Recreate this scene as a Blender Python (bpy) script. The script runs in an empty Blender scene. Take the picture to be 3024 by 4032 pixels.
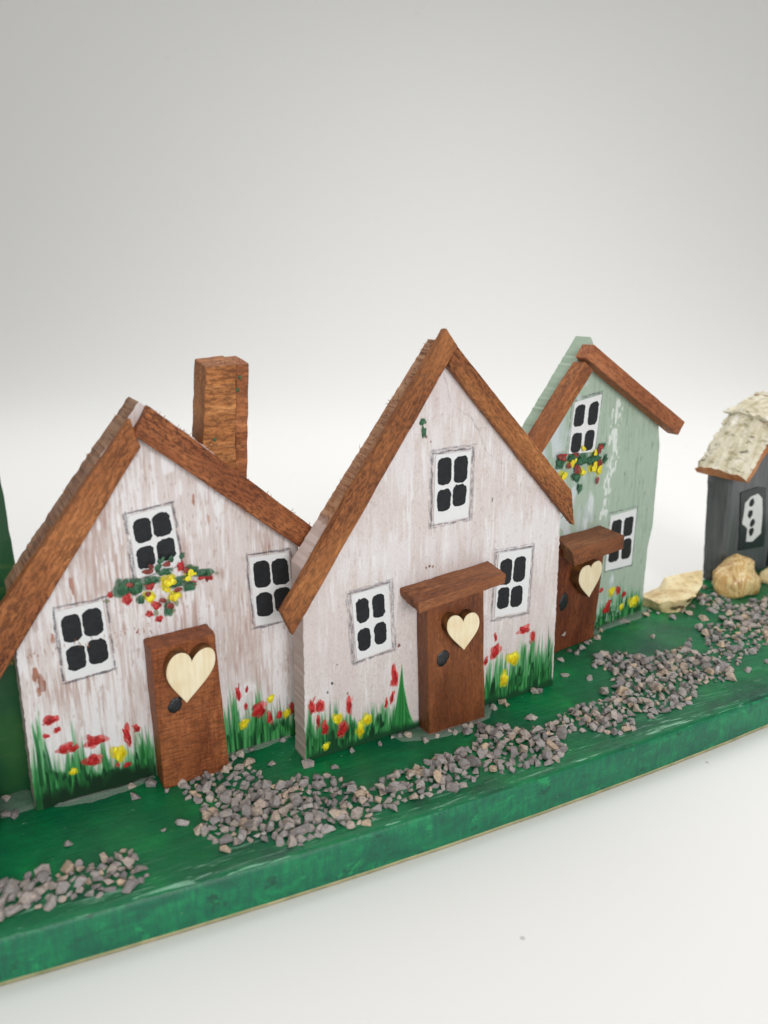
import bpy, bmesh, math, random
import numpy as np
from mathutils import Vector, Matrix, noise as mnoise

# ------------------------------------------------------------------ camera, world, lamps, exposure
U = 0.013                                   # one building unit in metres (a wall slab is about six units wide)
scene = bpy.context.scene
col = scene.collection

cam_data = bpy.data.cameras.new('camera')
cam = bpy.data.objects.new('camera', cam_data)
col.objects.link(cam)
cam.location = (0, 0, 9.0 * U)
cam.rotation_euler = (math.radians(90 - 16.2), 0, 0)
cam_data.sensor_fit = 'VERTICAL'
cam_data.sensor_height = 36.0
cam_data.lens = 36.0 * 3100.0 / 4032.0
cam_data.clip_start = 0.005
cam_data.clip_end = 20.0
cam_data.dof.use_dof = True
cam_data.dof.focus_distance = 16.6 * U
cam_data.dof.aperture_fstop = 16.0
scene.camera = cam

world = bpy.data.worlds.new('World')
scene.world = world
world.use_nodes = True
wbg = world.node_tree.nodes['Background']
wbg.inputs['Color'].default_value = (1.0, 0.995, 0.98, 1)
wbg.inputs['Strength'].default_value = 0.35

def area(name, loc, target, size, size_y, power, color):
    d = bpy.data.lights.new(name, 'AREA')
    d.shape = 'RECTANGLE'; d.size = size * U; d.size_y = size_y * U
    d.energy = power; d.color = color
    o = bpy.data.objects.new(name, d); col.objects.link(o)
    o.location = Vector(loc) * U
    v = (Vector(target) - Vector(loc)).normalized()
    o.rotation_euler = v.to_track_quat('-Z', 'Y').to_euler()
    return o
area('overhead_softbox', (8, 47, 54), (6, 49, 0), 72, 58, 4.7, (1.0, 0.992, 0.98))
area('front_softbox', (36, -76, 42), (4, 28, 7), 46, 34, 9.2, (1.0, 0.992, 0.98))

scene.view_settings.view_transform = 'Standard'
scene.view_settings.look = 'None'
scene.view_settings.gamma = 1.0
scene.view_settings.exposure = 0.12
scene.view_settings.use_curve_mapping = False

# ------------------------------------------------------------------ measures, in building units
H1_ORIGIN = (-6.164, 11.919)
H1_ANGLE = 29.99
H2_ORIGIN = (-1.531, 13.43)
H2_ANGLE = 29.35
H3_ORIGIN = (5.681, 19.589)
H3_ANGLE = 36.06
H1_WIN_TOP = [(2.046, 5.168), (2.785, 5.269), (2.891, 4.162), (2.099, 4.019)]
H1_WIN_L = [(0.729, 3.677), (1.487, 3.727), (1.543, 2.432), (0.75, 2.38)]
H1_WIN_R = [(4.175, 4.044), (4.974, 4.02), (5.067, 2.637), (4.24, 2.626)]
H1_HEART = [(2.614, 1.776), (2.53, 2.759), (3.065, 2.765), (2.312, 2.537), (3.191, 2.519), (2.765, 2.551)]
H2_WIN_TOP = [(2.883, 5.824), (3.713, 5.833), (3.693, 4.478), (2.868, 4.449)]
H2_WIN_L = [(1.033, 3.302), (1.837, 3.369), (1.918, 2.014), (1.141, 1.924)]
H2_WIN_R = [(4.509, 3.556), (5.393, 3.522), (5.344, 2.076), (4.464, 2.115)]
H2_HEART = [(3.269, 1.883), (2.944, 2.686), (3.499, 2.671), (2.814, 2.469), (3.603, 2.418), (3.202, 2.507)]
H3_WIN_TOP = [(-1.42, 6.279), (-0.443, 6.397), (-0.558, 4.975), (-1.532, 5.034)]
H3_WIN_R = [(0.302, 3.16), (1.383, 3.18), (1.373, 1.582), (0.253, 1.636)]
H3_HEART = [(-1.131, 1.423), (-1.4, 2.316), (-0.883, 2.326), (-1.575, 2.041), (-0.718, 2.12), (-1.165, 2.204)]
H3_CHIP = [(-1.668, 0.473)]
H1_LEAF = [(1.841, 3.891, 0.145, 0.157), (2.086, 3.878, 0.105, 0.149), (2.131, 3.615, 0.059, 0.078), (2.342, 3.936, 0.167, 0.058), (3.298, 3.902, 0.15, 0.066), (3.071, 3.981, 0.133, 0.081), (2.998, 3.698, 0.134, 0.081), (2.602, 3.33, 0.083, 0.118), (2.9, 4.288, 0.062, 0.05), (2.557, 4.077, 0.152, 0.065), (1.999, 3.823, 0.081, 0.089), (2.778, 3.815, 0.138, 0.073), (2.504, 4.268, 0.047, 0.071)]
H1_RED = [(1.904, 3.68, 0.081, 0.113), (1.623, 3.809, 0.051, 0.049), (2.3, 3.836, 0.087, 0.064), (2.871, 4.129, 0.069, 0.108), (3.382, 3.811, 0.065, 0.096), (3.238, 3.819, 0.05, 0.045), (2.257, 3.311, 0.057, 0.055), (2.418, 3.183, 0.061, 0.055), (2.388, 3.45, 0.087, 0.073), (3.053, 3.724, 0.085, 0.059), (0.428, 1.71, 0.133, 0.08), (0.496, 1.482, 0.052, 0.058), (0.318, 1.423, 0.06, 0.037), (0.596, 1.086, 0.149, 0.09), (0.736, 1.041, 0.069, 0.067), (1.116, 1.075, 0.174, 0.114), (1.03, 0.708, 0.155, 0.116), (1.667, 1.02, 0.061, 0.213), (1.847, 1.104, 0.062, 0.07), (1.613, 0.412, 0.061, 0.056), (1.446, 0.469, 0.04, 0.047), (3.817, 1.263, 0.047, 0.165), (3.998, 1.318, 0.023, 0.083), (3.959, 0.949, 0.031, 0.083), (4.233, 0.783, 0.153, 0.153), (4.448, 0.546, 0.057, 0.146), (4.656, 0.55, 0.067, 0.078), (4.933, 0.622, 0.043, 0.131)]
H1_YEL = [(2.627, 3.881, 0.116, 0.123), (2.284, 3.638, 0.1, 0.101), (2.725, 3.566, 0.103, 0.103), (3.035, 3.97, 0.091, 0.091), (2.975, 3.87, 0.077, 0.066), (2.598, 3.721, 0.075, 0.059), (1.484, 0.698, 0.133, 0.156), (0.682, 0.588, 0.063, 0.076), (4.487, 0.969, 0.073, 0.076), (3.899, 0.573, 0.095, 0.101), (4.824, 0.544, 0.093, 0.096)]
H2_RED = [(0.158, 1.162, 0.056, 0.163), (0.319, 1.137, 0.097, 0.14), (0.291, 0.811, 0.04, 0.141), (0.43, 0.621, 0.082, 0.143), (0.96, 0.955, 0.064, 0.186), (0.804, 0.487, 0.11, 0.196), (2.001, 1.335, 0.081, 0.215), (1.944, 0.873, 0.045, 0.131), (1.809, 0.78, 0.036, 0.104), (4.546, 1.274, 0.126, 0.166), (4.539, 1.617, 0.042, 0.092), (5.319, 1.622, 0.187, 0.085), (5.578, 1.401, 0.067, 0.142), (4.296, 1.106, 0.052, 0.092)]
H2_YEL = [(0.703, 0.752, 0.109, 0.119), (1.365, 0.536, 0.115, 0.131), (1.211, 0.364, 0.105, 0.191), (0.441, 0.211, 0.083, 0.086), (5.051, 0.988, 0.175, 0.17), (4.82, 0.529, 0.131, 0.182)]
H2_GREENMARK = [(2.59, 6.498, 0.068, 0.079), (2.615, 6.295, 0.06, 0.11)]
H3_RED = [(0.177, 1.092, 0.078, 0.082), (0.463, 0.461, 0.143, 0.139), (0.542, 0.603, 0.12, 0.122), (0.911, 0.919, 0.114, 0.125), (1.173, 0.734, 0.1, 0.096)]
H3_YEL = [(0.635, 0.944, 0.136, 0.138), (1.664, 0.408, 0.239, 0.178), (1.121, 0.377, 0.099, 0.097), (-1.034, 5.116, 0.099, 0.083), (-1.401, 4.781, 0.12, 0.116), (-0.575, 4.956, 0.089, 0.102), (-1.66, 4.521, 0.149, 0.108), (-0.957, 4.505, 0.112, 0.094), (-0.576, 4.579, 0.14, 0.154), (-0.364, 4.487, 0.116, 0.146)]
H3_LEAF = [(-1.805, 4.826, 0.165, 0.115), (-1.093, 4.815, 0.173, 0.108), (-1.405, 4.937, 0.157, 0.082), (-0.974, 4.841, 0.148, 0.125), (-1.173, 4.41, 0.148, 0.119), (-1.018, 4.094, 0.099, 0.103), (-0.257, 5.085, 0.103, 0.068), (-0.119, 4.73, 0.091, 0.095), (-0.536, 4.784, 0.217, 0.128), (-0.784, 4.774, 0.189, 0.085)]
H3_REDG = [(-1.791, 4.986, 0.225, 0.114), (-1.194, 4.621, 0.172, 0.134), (-0.407, 5.02, 0.128, 0.152), (-0.367, 4.678, 0.142, 0.12), (-0.409, 4.216, 0.078, 0.121), (-1.505, 4.746, 0.121, 0.099), (-1.293, 5.004, 0.134, 0.067)]
BOARD_FRONT = [(-5.52, 9.17), (-4.78, 9.4), (-4.05, 9.73), (-3.39, 10.04), (-2.29, 10.35), (0.02, 11.58), (1.97, 12.45), (4.51, 13.71), (5.98, 14.5), (8.73, 16.02)]
PATCH_A = [(-5.99, 10.17), (-5.81, 10.17), (-5.61, 10.33), (-5.2, 10.37), (-5.11, 10.52), (-4.78, 10.63), (-4.49, 10.76), (-4.32, 10.92), (-4.17, 10.94), (-3.89, 10.5), (-3.72, 10.33), (-3.81, 10.07), (-4.01, 10.05), (-4.25, 9.97), (-4.39, 9.87), (-4.59, 9.87), (-4.96, 9.77), (-5.18, 9.66), (-5.43, 9.64), (-5.65, 9.44)]
PATCH_B0 = [(-3.79, 12.7), (-3.79, 13.37), (-3.06, 13.43), (-2.74, 13.31), (-2.37, 13.09), (-2.29, 12.7), (-1.88, 12.64), (-1.69, 12.94), (-1.26, 12.97), (-1.12, 11.22), (-1.33, 11.03), (-1.52, 11.06), (-1.95, 11.17), (-2.4, 11.17), (-2.54, 10.89), (-2.88, 11.13), (-3.18, 11.46), (-3.11, 11.77), (-3.26, 12.14), (-3.55, 12.19)]
PATCH_B1 = [(-1.26, 12.86), (-1.11, 12.99), (-0.69, 12.78), (-0.28, 12.53), (0.21, 13.07), (0.82, 13.38), (1.27, 13.66), (1.73, 13.95), (1.98, 14.19), (1.88, 14.6), (2.27, 14.76), (2.82, 14.6), (3.44, 14.76), (3.52, 13.48), (2.81, 13.25), (2.15, 13.03), (1.86, 13.21), (1.77, 12.86), (1.28, 12.57), (0.81, 12.29), (0.37, 12.17), (-0.02, 11.91), (-0.28, 11.58), (-0.86, 11.4), (-1.12, 11.23)]
PATCH_B2 = [(5.1, 17.4), (5.51, 18.2), (6.0, 18.16), (6.6, 17.9), (7.76, 18.51), (8.13, 18.05), (8.5, 17.33), (8.18, 16.73), (7.3, 16.41), (7.09, 16.04), (6.76, 15.62), (6.17, 15.28), (5.77, 15.06), (5.44, 15.39), (5.22, 14.58), (4.91, 14.38), (4.44, 14.48), (3.96, 14.58), (3.69, 14.38), (3.69, 13.8), (3.52, 13.48), (3.18, 13.48), (3.42, 14.69), (3.72, 14.9), (3.82, 15.23), (4.22, 15.45), (4.6, 15.68), (5.1, 15.86), (5.39, 16.47), (5.34, 16.73), (5.51, 17.13)]
PATCH_C = [(9.84, 20.93), (10.35, 21.22), (10.99, 21.52), (11.5, 21.94), (12.17, 22.15), (10.69, 19.15), (10.0, 18.74), (9.52, 18.35), (9.11, 17.98), (8.69, 17.54), (8.27, 17.33), (8.16, 18.12), (8.47, 18.82), (8.51, 19.65), (8.83, 19.83), (9.38, 20.0), (9.42, 20.27), (9.79, 20.55)]
PATCH_D = [(9.26, 21.63), (9.7, 22.15), (9.86, 22.15), (10.14, 21.83), (10.12, 21.12), (9.72, 20.83), (9.34, 21.12)]
LOOSE = [(-6.85, 12.28), (-6.63, 11.82), (-6.51, 11.82), (-4.69, 12.65), (-4.35, 12.7), (-4.05, 12.59), (-4.54, 12.33), (-3.78, 11.44), (-3.5, 11.61), (-3.14, 11.43), (-5.26, 11.06), (-2.63, 10.95), (-2.41, 11.2), (-2.64, 13.37), (-2.21, 13.34), (-2.65, 13.83), (-2.85, 13.63), (-2.99, 13.56), (-2.11, 14.23), (-1.95, 14.17), (-2.19, 13.35), (-0.95, 13.22), (-0.69, 13.87), (-0.07, 14.04), (0.15, 14.32), (0.34, 14.36), (0.49, 14.36), (0.83, 14.18), (1.09, 14.36), (1.31, 14.65), (1.62, 14.86), (1.48, 14.48), (1.81, 14.7), (1.92, 14.98), (1.74, 14.45), (2.42, 15.43), (2.62, 15.72), (2.71, 15.57), (3.39, 16.19), (3.54, 16.19), (4.32, 16.95), (3.12, 15.03), (3.21, 15.07), (4.34, 16.94), (4.86, 16.77), (5.03, 16.1), (7.11, 19.06), (8.01, 18.9), (8.78, 17.19), (8.9, 20.2), (9.36, 20.79), (4.38, 17.72), (4.72, 18.24), (4.88, 18.14), (5.53, 19.1), (5.26, 18.7), (5.08, 18.39), (5.37, 18.82), (5.83, 19.44), (6.66, 20.05), (9.44, 17.65), (7.36, 20.5), (7.55, 20.74), (7.75, 20.6), (8.07, 20.32), (8.54, 20.74), (8.62, 20.6), (8.95, 21.12), (9.83, 22.58), (9.33, 18.16)]
GREEN_ORIGIN = (-6.837, 12.358)
GREEN_ANGLE = 32.6

# ------------------------------------------------------------------ small helpers
rng = random.Random(7)
nrng = np.random.default_rng(11)

def lin(r, g, b, a=1.0):
    f = lambda c: (c / 255 / 12.92) if c / 255 <= 0.04045 else ((c / 255 + 0.055) / 1.055) ** 2.4
    return (f(r), f(g), f(b), a)

def tag(o, label=None, cat=None, group=None, kind=None):
    if label: o['label'] = label
    if cat: o['category'] = cat
    if group: o['group'] = group
    if kind: o['kind'] = kind
    return o

def empty(name, loc, rz=0.0):
    o = bpy.data.objects.new(name, None); col.objects.link(o)
    o.empty_display_size = 0.01
    o.location = Vector(loc) * U; o.rotation_euler = (0, 0, rz)
    return o

def link_mesh(name, me, mats=(), parent=None, loc=(0, 0, 0), rot=(0, 0, 0)):
    o = bpy.data.objects.new(name, me); col.objects.link(o)
    for m in mats: me.materials.append(m)
    o.location = Vector(loc) * U; o.rotation_euler = rot
    if parent: o.parent = parent
    return o

def build(name, verts, faces, mats, parent=None, loc=(0, 0, 0), rot=(0, 0, 0), mat_idx=None, smooth=False, uvs=None):
    me = bpy.data.meshes.new(name)
    me.from_pydata([(v[0] * U, v[1] * U, v[2] * U) for v in verts], [], faces)
    if mat_idx is not None:
        me.polygons.foreach_set('material_index', mat_idx)
    if smooth:
        me.polygons.foreach_set('use_smooth', [True] * len(me.polygons))
    if uvs is not None:                      # function of a vertex -> (u, v)
        lay = me.uv_layers.new(name='UVMap')
        for lp in me.loops:
            lay.data[lp.index].uv = uvs(verts[lp.vertex_index])
    me.update()
    return link_mesh(name, me, mats, parent, loc, rot)

def bevel(o, w, seg=2, ang=40):
    m = o.modifiers.new('bevel', 'BEVEL'); m.width = w * U; m.segments = seg
    m.limit_method = 'ANGLE'; m.angle_limit = math.radians(ang)
    return o

# ------------------------------------------------------------------ node materials
class NM:
    """A material whose texture space is the object's own space in building units."""
    def __init__(self, name, rough=0.6, spec=0.4):
        self.m = bpy.data.materials.new(name); self.m.use_nodes = True
        self.t = self.m.node_tree
        self.b = self.t.nodes['Principled BSDF']
        self.b.inputs['Roughness'].default_value = rough
        self.b.inputs['Specular IOR Level'].default_value = spec
        tc = self.n('ShaderNodeTexCoord')
        sc = self.n('ShaderNodeVectorMath', operation='SCALE'); sc.inputs['Scale'].default_value = 1 / U
        self.t.links.new(tc.outputs['Object'], sc.inputs[0])
        oi = self.n('ShaderNodeObjectInfo')
        self.oi = oi
        mu = self.n('ShaderNodeMath', operation='MULTIPLY'); mu.inputs[1].default_value = 37.0
        self.t.links.new(oi.outputs['Random'], mu.inputs[0])
        ad = self.n('ShaderNodeVectorMath', operation='ADD')
        self.t.links.new(sc.outputs[0], ad.inputs[0]); self.t.links.new(mu.outputs[0], ad.inputs[1])
        self.raw = sc.outputs[0]; self.co = ad.outputs[0]; self.tc = tc
    def n(self, typ, **kw):
        nd = self.t.nodes.new(typ)
        for k, v in kw.items(): setattr(nd, k, v)
        return nd
    def link(self, a, b): self.t.links.new(a, b)
    def noise(self, scale=(1, 1, 1), detail=3, rough=0.55, co=None, dist=0.0):
        mp = self.n('ShaderNodeMapping'); mp.inputs['Scale'].default_value = scale
        self.link(co or self.co, mp.inputs['Vector'])
        no = self.n('ShaderNodeTexNoise'); no.inputs['Scale'].default_value = 1.0
        no.inputs['Detail'].default_value = detail; no.inputs['Roughness'].default_value = rough
        no.inputs['Distortion'].default_value = dist
        self.link(mp.outputs[0], no.inputs['Vector'])
        return no.outputs['Fac']
    def ramp(self, fac, *stops):
        r = self.n('ShaderNodeValToRGB')
        el = r.color_ramp.elements
        while len(el) < len(stops): el.new(0.5)
        for e, (p, c) in zip(el, stops):
            e.position = p; e.color = c if not isinstance(c, (int, float)) else (c, c, c, 1)
        self.link(fac, r.inputs['Fac'])
        return r.outputs['Color']
    def mix(self, fac, a, b, mode='MIX'):
        mx = self.n('ShaderNodeMix', data_type='RGBA', blend_type=mode)
        for sock, v in ((mx.inputs[0], fac), (mx.inputs[6], a), (mx.inputs[7], b)):
            if isinstance(v, (int, float)): sock.default_value = v
            elif isinstance(v, tuple): sock.default_value = v
            else: self.link(v, sock)
        return mx.outputs[2]
    def math(self, op, a, b=0.0, clamp=False):
        nd = self.n('ShaderNodeMath', operation=op); nd.use_clamp = clamp
        for i, v in enumerate((a, b)):
            if isinstance(v, (int, float)): nd.inputs[i].default_value = v
            else: self.link(v, nd.inputs[i])
        return nd.outputs[0]
    def base(self, c):
        if isinstance(c, tuple): self.b.inputs['Base Color'].default_value = c
        else: self.link(c, self.b.inputs['Base Color'])
    def bump(self, h, strength=0.5, dist=0.03):
        bp = self.n('ShaderNodeBump'); bp.inputs['Strength'].default_value = 0.35
        bp.inputs['Distance'].default_value = dist * U
        self.link(h, bp.inputs['Height']); self.link(bp.outputs[0], self.b.inputs['Normal'])
    def rough(self, v): self.link(v, self.b.inputs['Roughness'])

def wood_mat(name, dark, mid, light, pore, rough=0.62, pores=0.55, weave=False):
    k = NM(name, rough, 0.35)
    broad = k.noise((0.5, 2.2, 2.2), 3)
    c = k.ramp(k.math('ADD', k.math('MULTIPLY', broad, .6), k.math('MULTIPLY', k.noise((1.6, 9, 9), 3, .6), .4)), (0.39, dark), (0.5, mid), (0.61, light))
    fine = k.noise((2.2, 22, 22), 3, 0.6)
    c = k.mix(k.ramp(fine, (0.36, 0.75), (0.62, 0.0)), c, dark)
    dash = k.noise((7.5, 22, 22), 4, 0.72, dist=0.35)
    dm = k.ramp(dash, (0.475, 0.0), (0.565, 1.0))
    c = k.mix(k.math('MULTIPLY', dm, pores), c, pore)
    c = k.mix(k.ramp(k.noise((.35, 1.1, 1.1), 3), (0.45, 0.0), (0.7, 0.45)), c, light)
    hs = k.n('ShaderNodeHueSaturation'); k.link(c, hs.inputs['Color'])
    k.link(k.math('ADD', 0.93, k.math('MULTIPLY', k.oi.outputs['Random'], 0.2)), hs.inputs['Value'])
    k.link(k.math('ADD', 0.492, k.math('MULTIPLY', k.oi.outputs['Random'], 0.014)), hs.inputs['Hue'])
    c = hs.outputs['Color']
    h = k.math('SUBTRACT', fine, k.math('MULTIPLY', dm, 0.8))
    if weave:
        cross = k.noise((26, 4, 5), 2, 0.5)
        c = k.mix(k.math('MULTIPLY', k.ramp(cross, (0.45, 0.0), (0.62, 1.0)), 0.45), c, pore)
        h = k.math('SUBTRACT', h, cross)
    k.base(c); k.bump(h, 1.0, 0.09)
    return k.m

M = {}
M['strip'] = wood_mat('reddish_roof_wood', lin(126, 72, 38), lin(154, 92, 50), lin(186, 122, 70), lin(66, 32, 15), pores=0.8)
M['strip_pale'] = wood_mat('pale_roof_wood', lin(158, 98, 56), lin(182, 118, 70), lin(204, 140, 90), lin(104, 56, 28), pores=0.6)
M['chimney'] = wood_mat('chimney_wood', lin(136, 82, 46), lin(176, 110, 62), lin(204, 138, 86), lin(84, 44, 22), pores=0.65)
M['door'] = wood_mat('dark_door_wood', lin(94, 48, 25), lin(122, 66, 36), lin(148, 88, 50), lin(54, 24, 12), rough=0.42, pores=0.5)
M['door_rough'] = wood_mat('coarse_door_wood', lin(134, 76, 38), lin(160, 94, 50), lin(178, 112, 64), lin(84, 42, 20), rough=0.5, pores=0.35, weave=True)
M['canopy'] = wood_mat('canopy_wood', lin(106, 56, 32), lin(134, 76, 46), lin(164, 104, 70), lin(66, 32, 20), rough=0.6, pores=0.5)

def edge_mat(name, a, b, tick, paint, z_paint, soft):
    """Sawn edge of a plywood slab, ticked across; below z_paint the wall paint has run over it."""
    k = NM(name, 0.75, 0.25)
    t1 = k.noise((26, 0.9, 26), 3, 0.6)
    c = k.ramp(k.noise((1.3, 2, 1.3), 3), (0.35, a), (0.65, b))
    c = k.mix(k.math('MULTIPLY', k.ramp(t1, (0.40, 0.85), (0.58, 0.0)), k.ramp(k.noise((1.7, 3, 1.7), 4), (0.35, 0.15), (0.62, 1.0))), c, tick)
    c = k.mix(k.ramp(k.noise((5, 9, 5), 4, .65), (0.58, 0.0), (0.75, 0.6)), c, b)
    sep = k.n('ShaderNodeSeparateXYZ'); k.link(k.raw, sep.inputs[0])
    zz = k.math('ADD', sep.outputs['Z'], k.math('MULTIPLY', k.noise((3, 3, 3), 4), soft))
    f = k.ramp(k.math('DIVIDE', zz, 10.0), ((z_paint - 0.15) / 10, 1.0), ((z_paint + 0.15) / 10, 0.0))
    c = k.mix(f, c, k.mix(k.ramp(t1, (0.35, 0.22), (0.6, 0.0)), paint, a))
    k.base(c); k.bump(k.math('MULTIPLY', t1, k.math('SUBTRACT', 1.0, k.math('MULTIPLY', f, .8))), 0.3, 0.04)
    return k.m
M['edge1'] = edge_mat('sawn_edge_brown', lin(140, 104, 84), lin(166, 132, 106), lin(100, 68, 52), lin(176, 164, 156), 4.2, 0.6)
M['edge2'] = edge_mat('sawn_edge_pink', lin(172, 128, 98), lin(188, 146, 114), lin(124, 80, 58), lin(204, 188, 182), 5.0, 0.5)
M['edge3'] = edge_mat('sawn_edge_green', lin(150, 170, 150), lin(166, 186, 164), lin(128, 112, 92), lin(166, 186, 166), 9.0, 0.5)

def plain(name, c, rough=0.5, spec=0.4, var=0.0, dark=None, bump=0.0, scale=6.0):
    k = NM(name, rough, spec)
    if var > 1:
        f_ = k.ramp(k.noise((scale, scale, scale * .6), 4, .65, dist=.6), (0.32, dark), (0.5, c), (0.72, tuple(min(1, q * 1.5 + .05) for q in c[:3]) + (1,)))
        k.base(f_)
    elif var:
        k.base(k.mix(k.math('MULTIPLY', k.ramp(k.noise((scale,) * 3, 4), (0.35, 0.0), (0.7, 1.0)), var), c, dark))
    else:
        k.base(c)
    if bump: k.bump(k.noise((scale * 2.5,) * 3, 4), bump, 0.04)
    return k.m
M['paper'] = plain('white_window_paper', lin(226, 227, 228), 0.55, 0.3, 0.25, lin(210, 212, 216), 0.15, 5)
M['pane'] = plain('black_pane_ink', lin(24, 26, 30), 0.5, 0.3, 0.6, lin(38, 41, 45), 0.15, 8)
M['ink'] = plain('black_knob_paint', lin(24, 26, 30), 0.35, 0.5, 0.5, lin(44, 46, 50), 0.5, 9)
k = NM('birch_heart_face', 0.5, 0.35)
c = k.ramp(k.noise((16, 16, 1.2), 4, .6), (0.3, lin(228, 210, 172)), (0.5, lin(236, 222, 188)), (0.7, lin(242, 232, 206)))
k.base(k.mix(k.ramp(k.noise((1.5, 1.5, 1.5), 3), (0.5, 0.0), (0.7, 0.5)), c, lin(222, 196, 150))); M['heart'] = k.m
M['burnt'] = plain('burnt_heart_rim', lin(62, 34, 16), 0.45, 0.4, 0.9, lin(150, 102, 54), 0.2, 3)
M['red'] = plain('red_paint', lin(176, 22, 26), 0.38, 0.5, 1.5, lin(128, 14, 18), 0.6, 11)
M['red_pale'] = plain('pale_red_paint', lin(196, 62, 58), 0.45, 0.4, 1.5, lin(160, 30, 32), 0.5, 11)
M['maroon'] = plain('brown_red_paint', lin(128, 50, 40), 0.45, 0.4, 1.5, lin(92, 36, 28), 0.5, 11)
M['yellow'] = plain('yellow_paint', lin(232, 212, 20), 0.36, 0.5, 1.5, lin(196, 160, 8), 0.6, 11)
M['leaf'] = plain('leaf_green_paint', lin(34, 92, 58), 0.4, 0.5, 1.5, lin(18, 58, 36), 0.6, 11)
M['fibre'] = plain('loose_wood_fibre', lin(140, 90, 60), 0.8, 0.2)

k = NM('glue', 0.25, 0.5); k.base(lin(208, 216, 208)); k.b.inputs['Alpha'].default_value = 0.2
k.bump(k.noise((3, 3, 3), 3), 0.4, 0.08); M['glue'] = k.m

# green painted board
k = NM('green_board_paint', 0.36, 0.36)
blot = k.noise((0.55, 0.8, 0.8), 5, 0.6, dist=0.5)
g = k.ramp(blot, (0.26, lin(14, 74, 56)), (0.42, lin(2, 96, 60)), (0.58, lin(2, 112, 64)), (0.74, lin(16, 138, 72)))
mp = k.n('ShaderNodeMapping'); mp.inputs['Rotation'].default_value = (0, 0, math.radians(-26)); k.link(k.co, mp.inputs[0])
brush = k.noise((0.8, 6, 6), 5, 0.7, co=mp.outputs[0], dist=0.8)
g = k.mix(k.ramp(brush, (0.34, 0.22), (0.56, 0.0)), g, lin(14, 84, 60))
g = k.mix(k.ramp(k.noise((0.5, 5, 5), 5, 0.65, co=mp.outputs[0], dist=0.4), (0.61, 0.0), (0.70, 0.4)), g, lin(30, 140, 84))
at = k.n('ShaderNodeAttribute', attribute_name='edge_wear')
scuff = k.noise((1.0, 11, 11), 5, 0.65, co=mp.outputs[0], dist=0.9)
wear = k.math('MULTIPLY', k.ramp(scuff, (0.57, 0.0), (0.64, 1.0)), at.outputs['Fac'])
g = k.mix(k.math('MULTIPLY', wear, 0.85), g, lin(136, 190, 160))
drk = k.math('MULTIPLY', k.ramp(k.noise((1.1, 3, 3), 4, 0.6, co=mp.outputs[0]), (0.5, 0.0), (0.66, 1.0)), at.outputs['Fac'])
g = k.mix(k.math('MULTIPLY', drk, 0.7), g, lin(22, 58, 48))
g = k.mix(k.ramp(k.noise((9, 9, 9), 2, 0.5), (0.735, 0.0), (0.77, 0.75)), g, lin(140, 190, 150))
k.base(g)
k.rough(k.ramp(k.noise((1.2, 1.2, 1.2), 3), (0.3, 0.30), (0.7, 0.5)))
k.bump(k.math('ADD', brush, k.noise((4, 4, 4), 4, .6)), 0.35, 0.06)
M['board'] = k.m

k = NM('green_board_side_paint', 0.46, 0.45)
g = k.ramp(k.noise((1.5, 1.5, 2.6), 6, 0.7, dist=0.8), (0.32, lin(12, 86, 64)), (0.5, lin(4, 110, 74)), (0.70, lin(18, 136, 84)))
g = k.mix(k.ramp(k.noise((11, 11, 1.6), 5, 0.7), (0.40, 0.55), (0.54, 0.0)), g, lin(14, 88, 70))
g = k.mix(k.ramp(k.noise((2.2, 2.2, 3), 5, 0.7, dist=0.8), (0.60, 0.0), (0.66, 0.6)), g, lin(34, 156, 92))
g = k.mix(k.ramp(k.noise((1.7, 1.7, 2.4), 5, 0.7), (0.60, 0.0), (0.66, 0.7)), g, lin(18, 60, 50))
g = k.mix(k.ramp(k.noise((4, 4, 5), 3, 0.6), (0.72, 0.0), (0.76, 0.6)), g, lin(150, 158, 84))
k.base(g); k.bump(k.noise((12, 12, 2), 4), 0.35, 0.05)
M['board_side'] = k.m
M['board_lip'] = plain('bare_board_edge', lin(190, 180, 140), 0.7, 0.2, 0.7, lin(120, 130, 90), 0, 2.5)

# stone chips: colour differs from chip to chip
k = NM('stone_chip', 0.75, 0.25)
geo = k.n('ShaderNodeNewGeometry')
rnd = k.math('FRACT', k.math('ADD', geo.outputs['Random Per Island'], k.oi.outputs['Random']))
c = k.ramp(rnd, (0.0, lin(128, 124, 124)), (0.25, lin(154, 149, 147)), (0.52, lin(172, 165, 161)), (0.74, lin(186, 173, 162)), (0.86, lin(204, 178, 150)), (0.93, lin(196, 191, 187)), (1.0, lin(140, 136, 138)))
spot = k.noise((7, 7, 7), 4, 0.65)
c = k.mix(k.ramp(spot, (0.40, 0.6), (0.58, 0.0)), c, lin(130, 122, 122))
c = k.mix(k.ramp(k.noise((4, 4, 4), 2), (0.56, 0.0), (0.72, 0.5)), c, lin(212, 184, 158))
k.base(c); k.bump(spot, 0.4, 0.04)
M['chip'] = k.m

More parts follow.
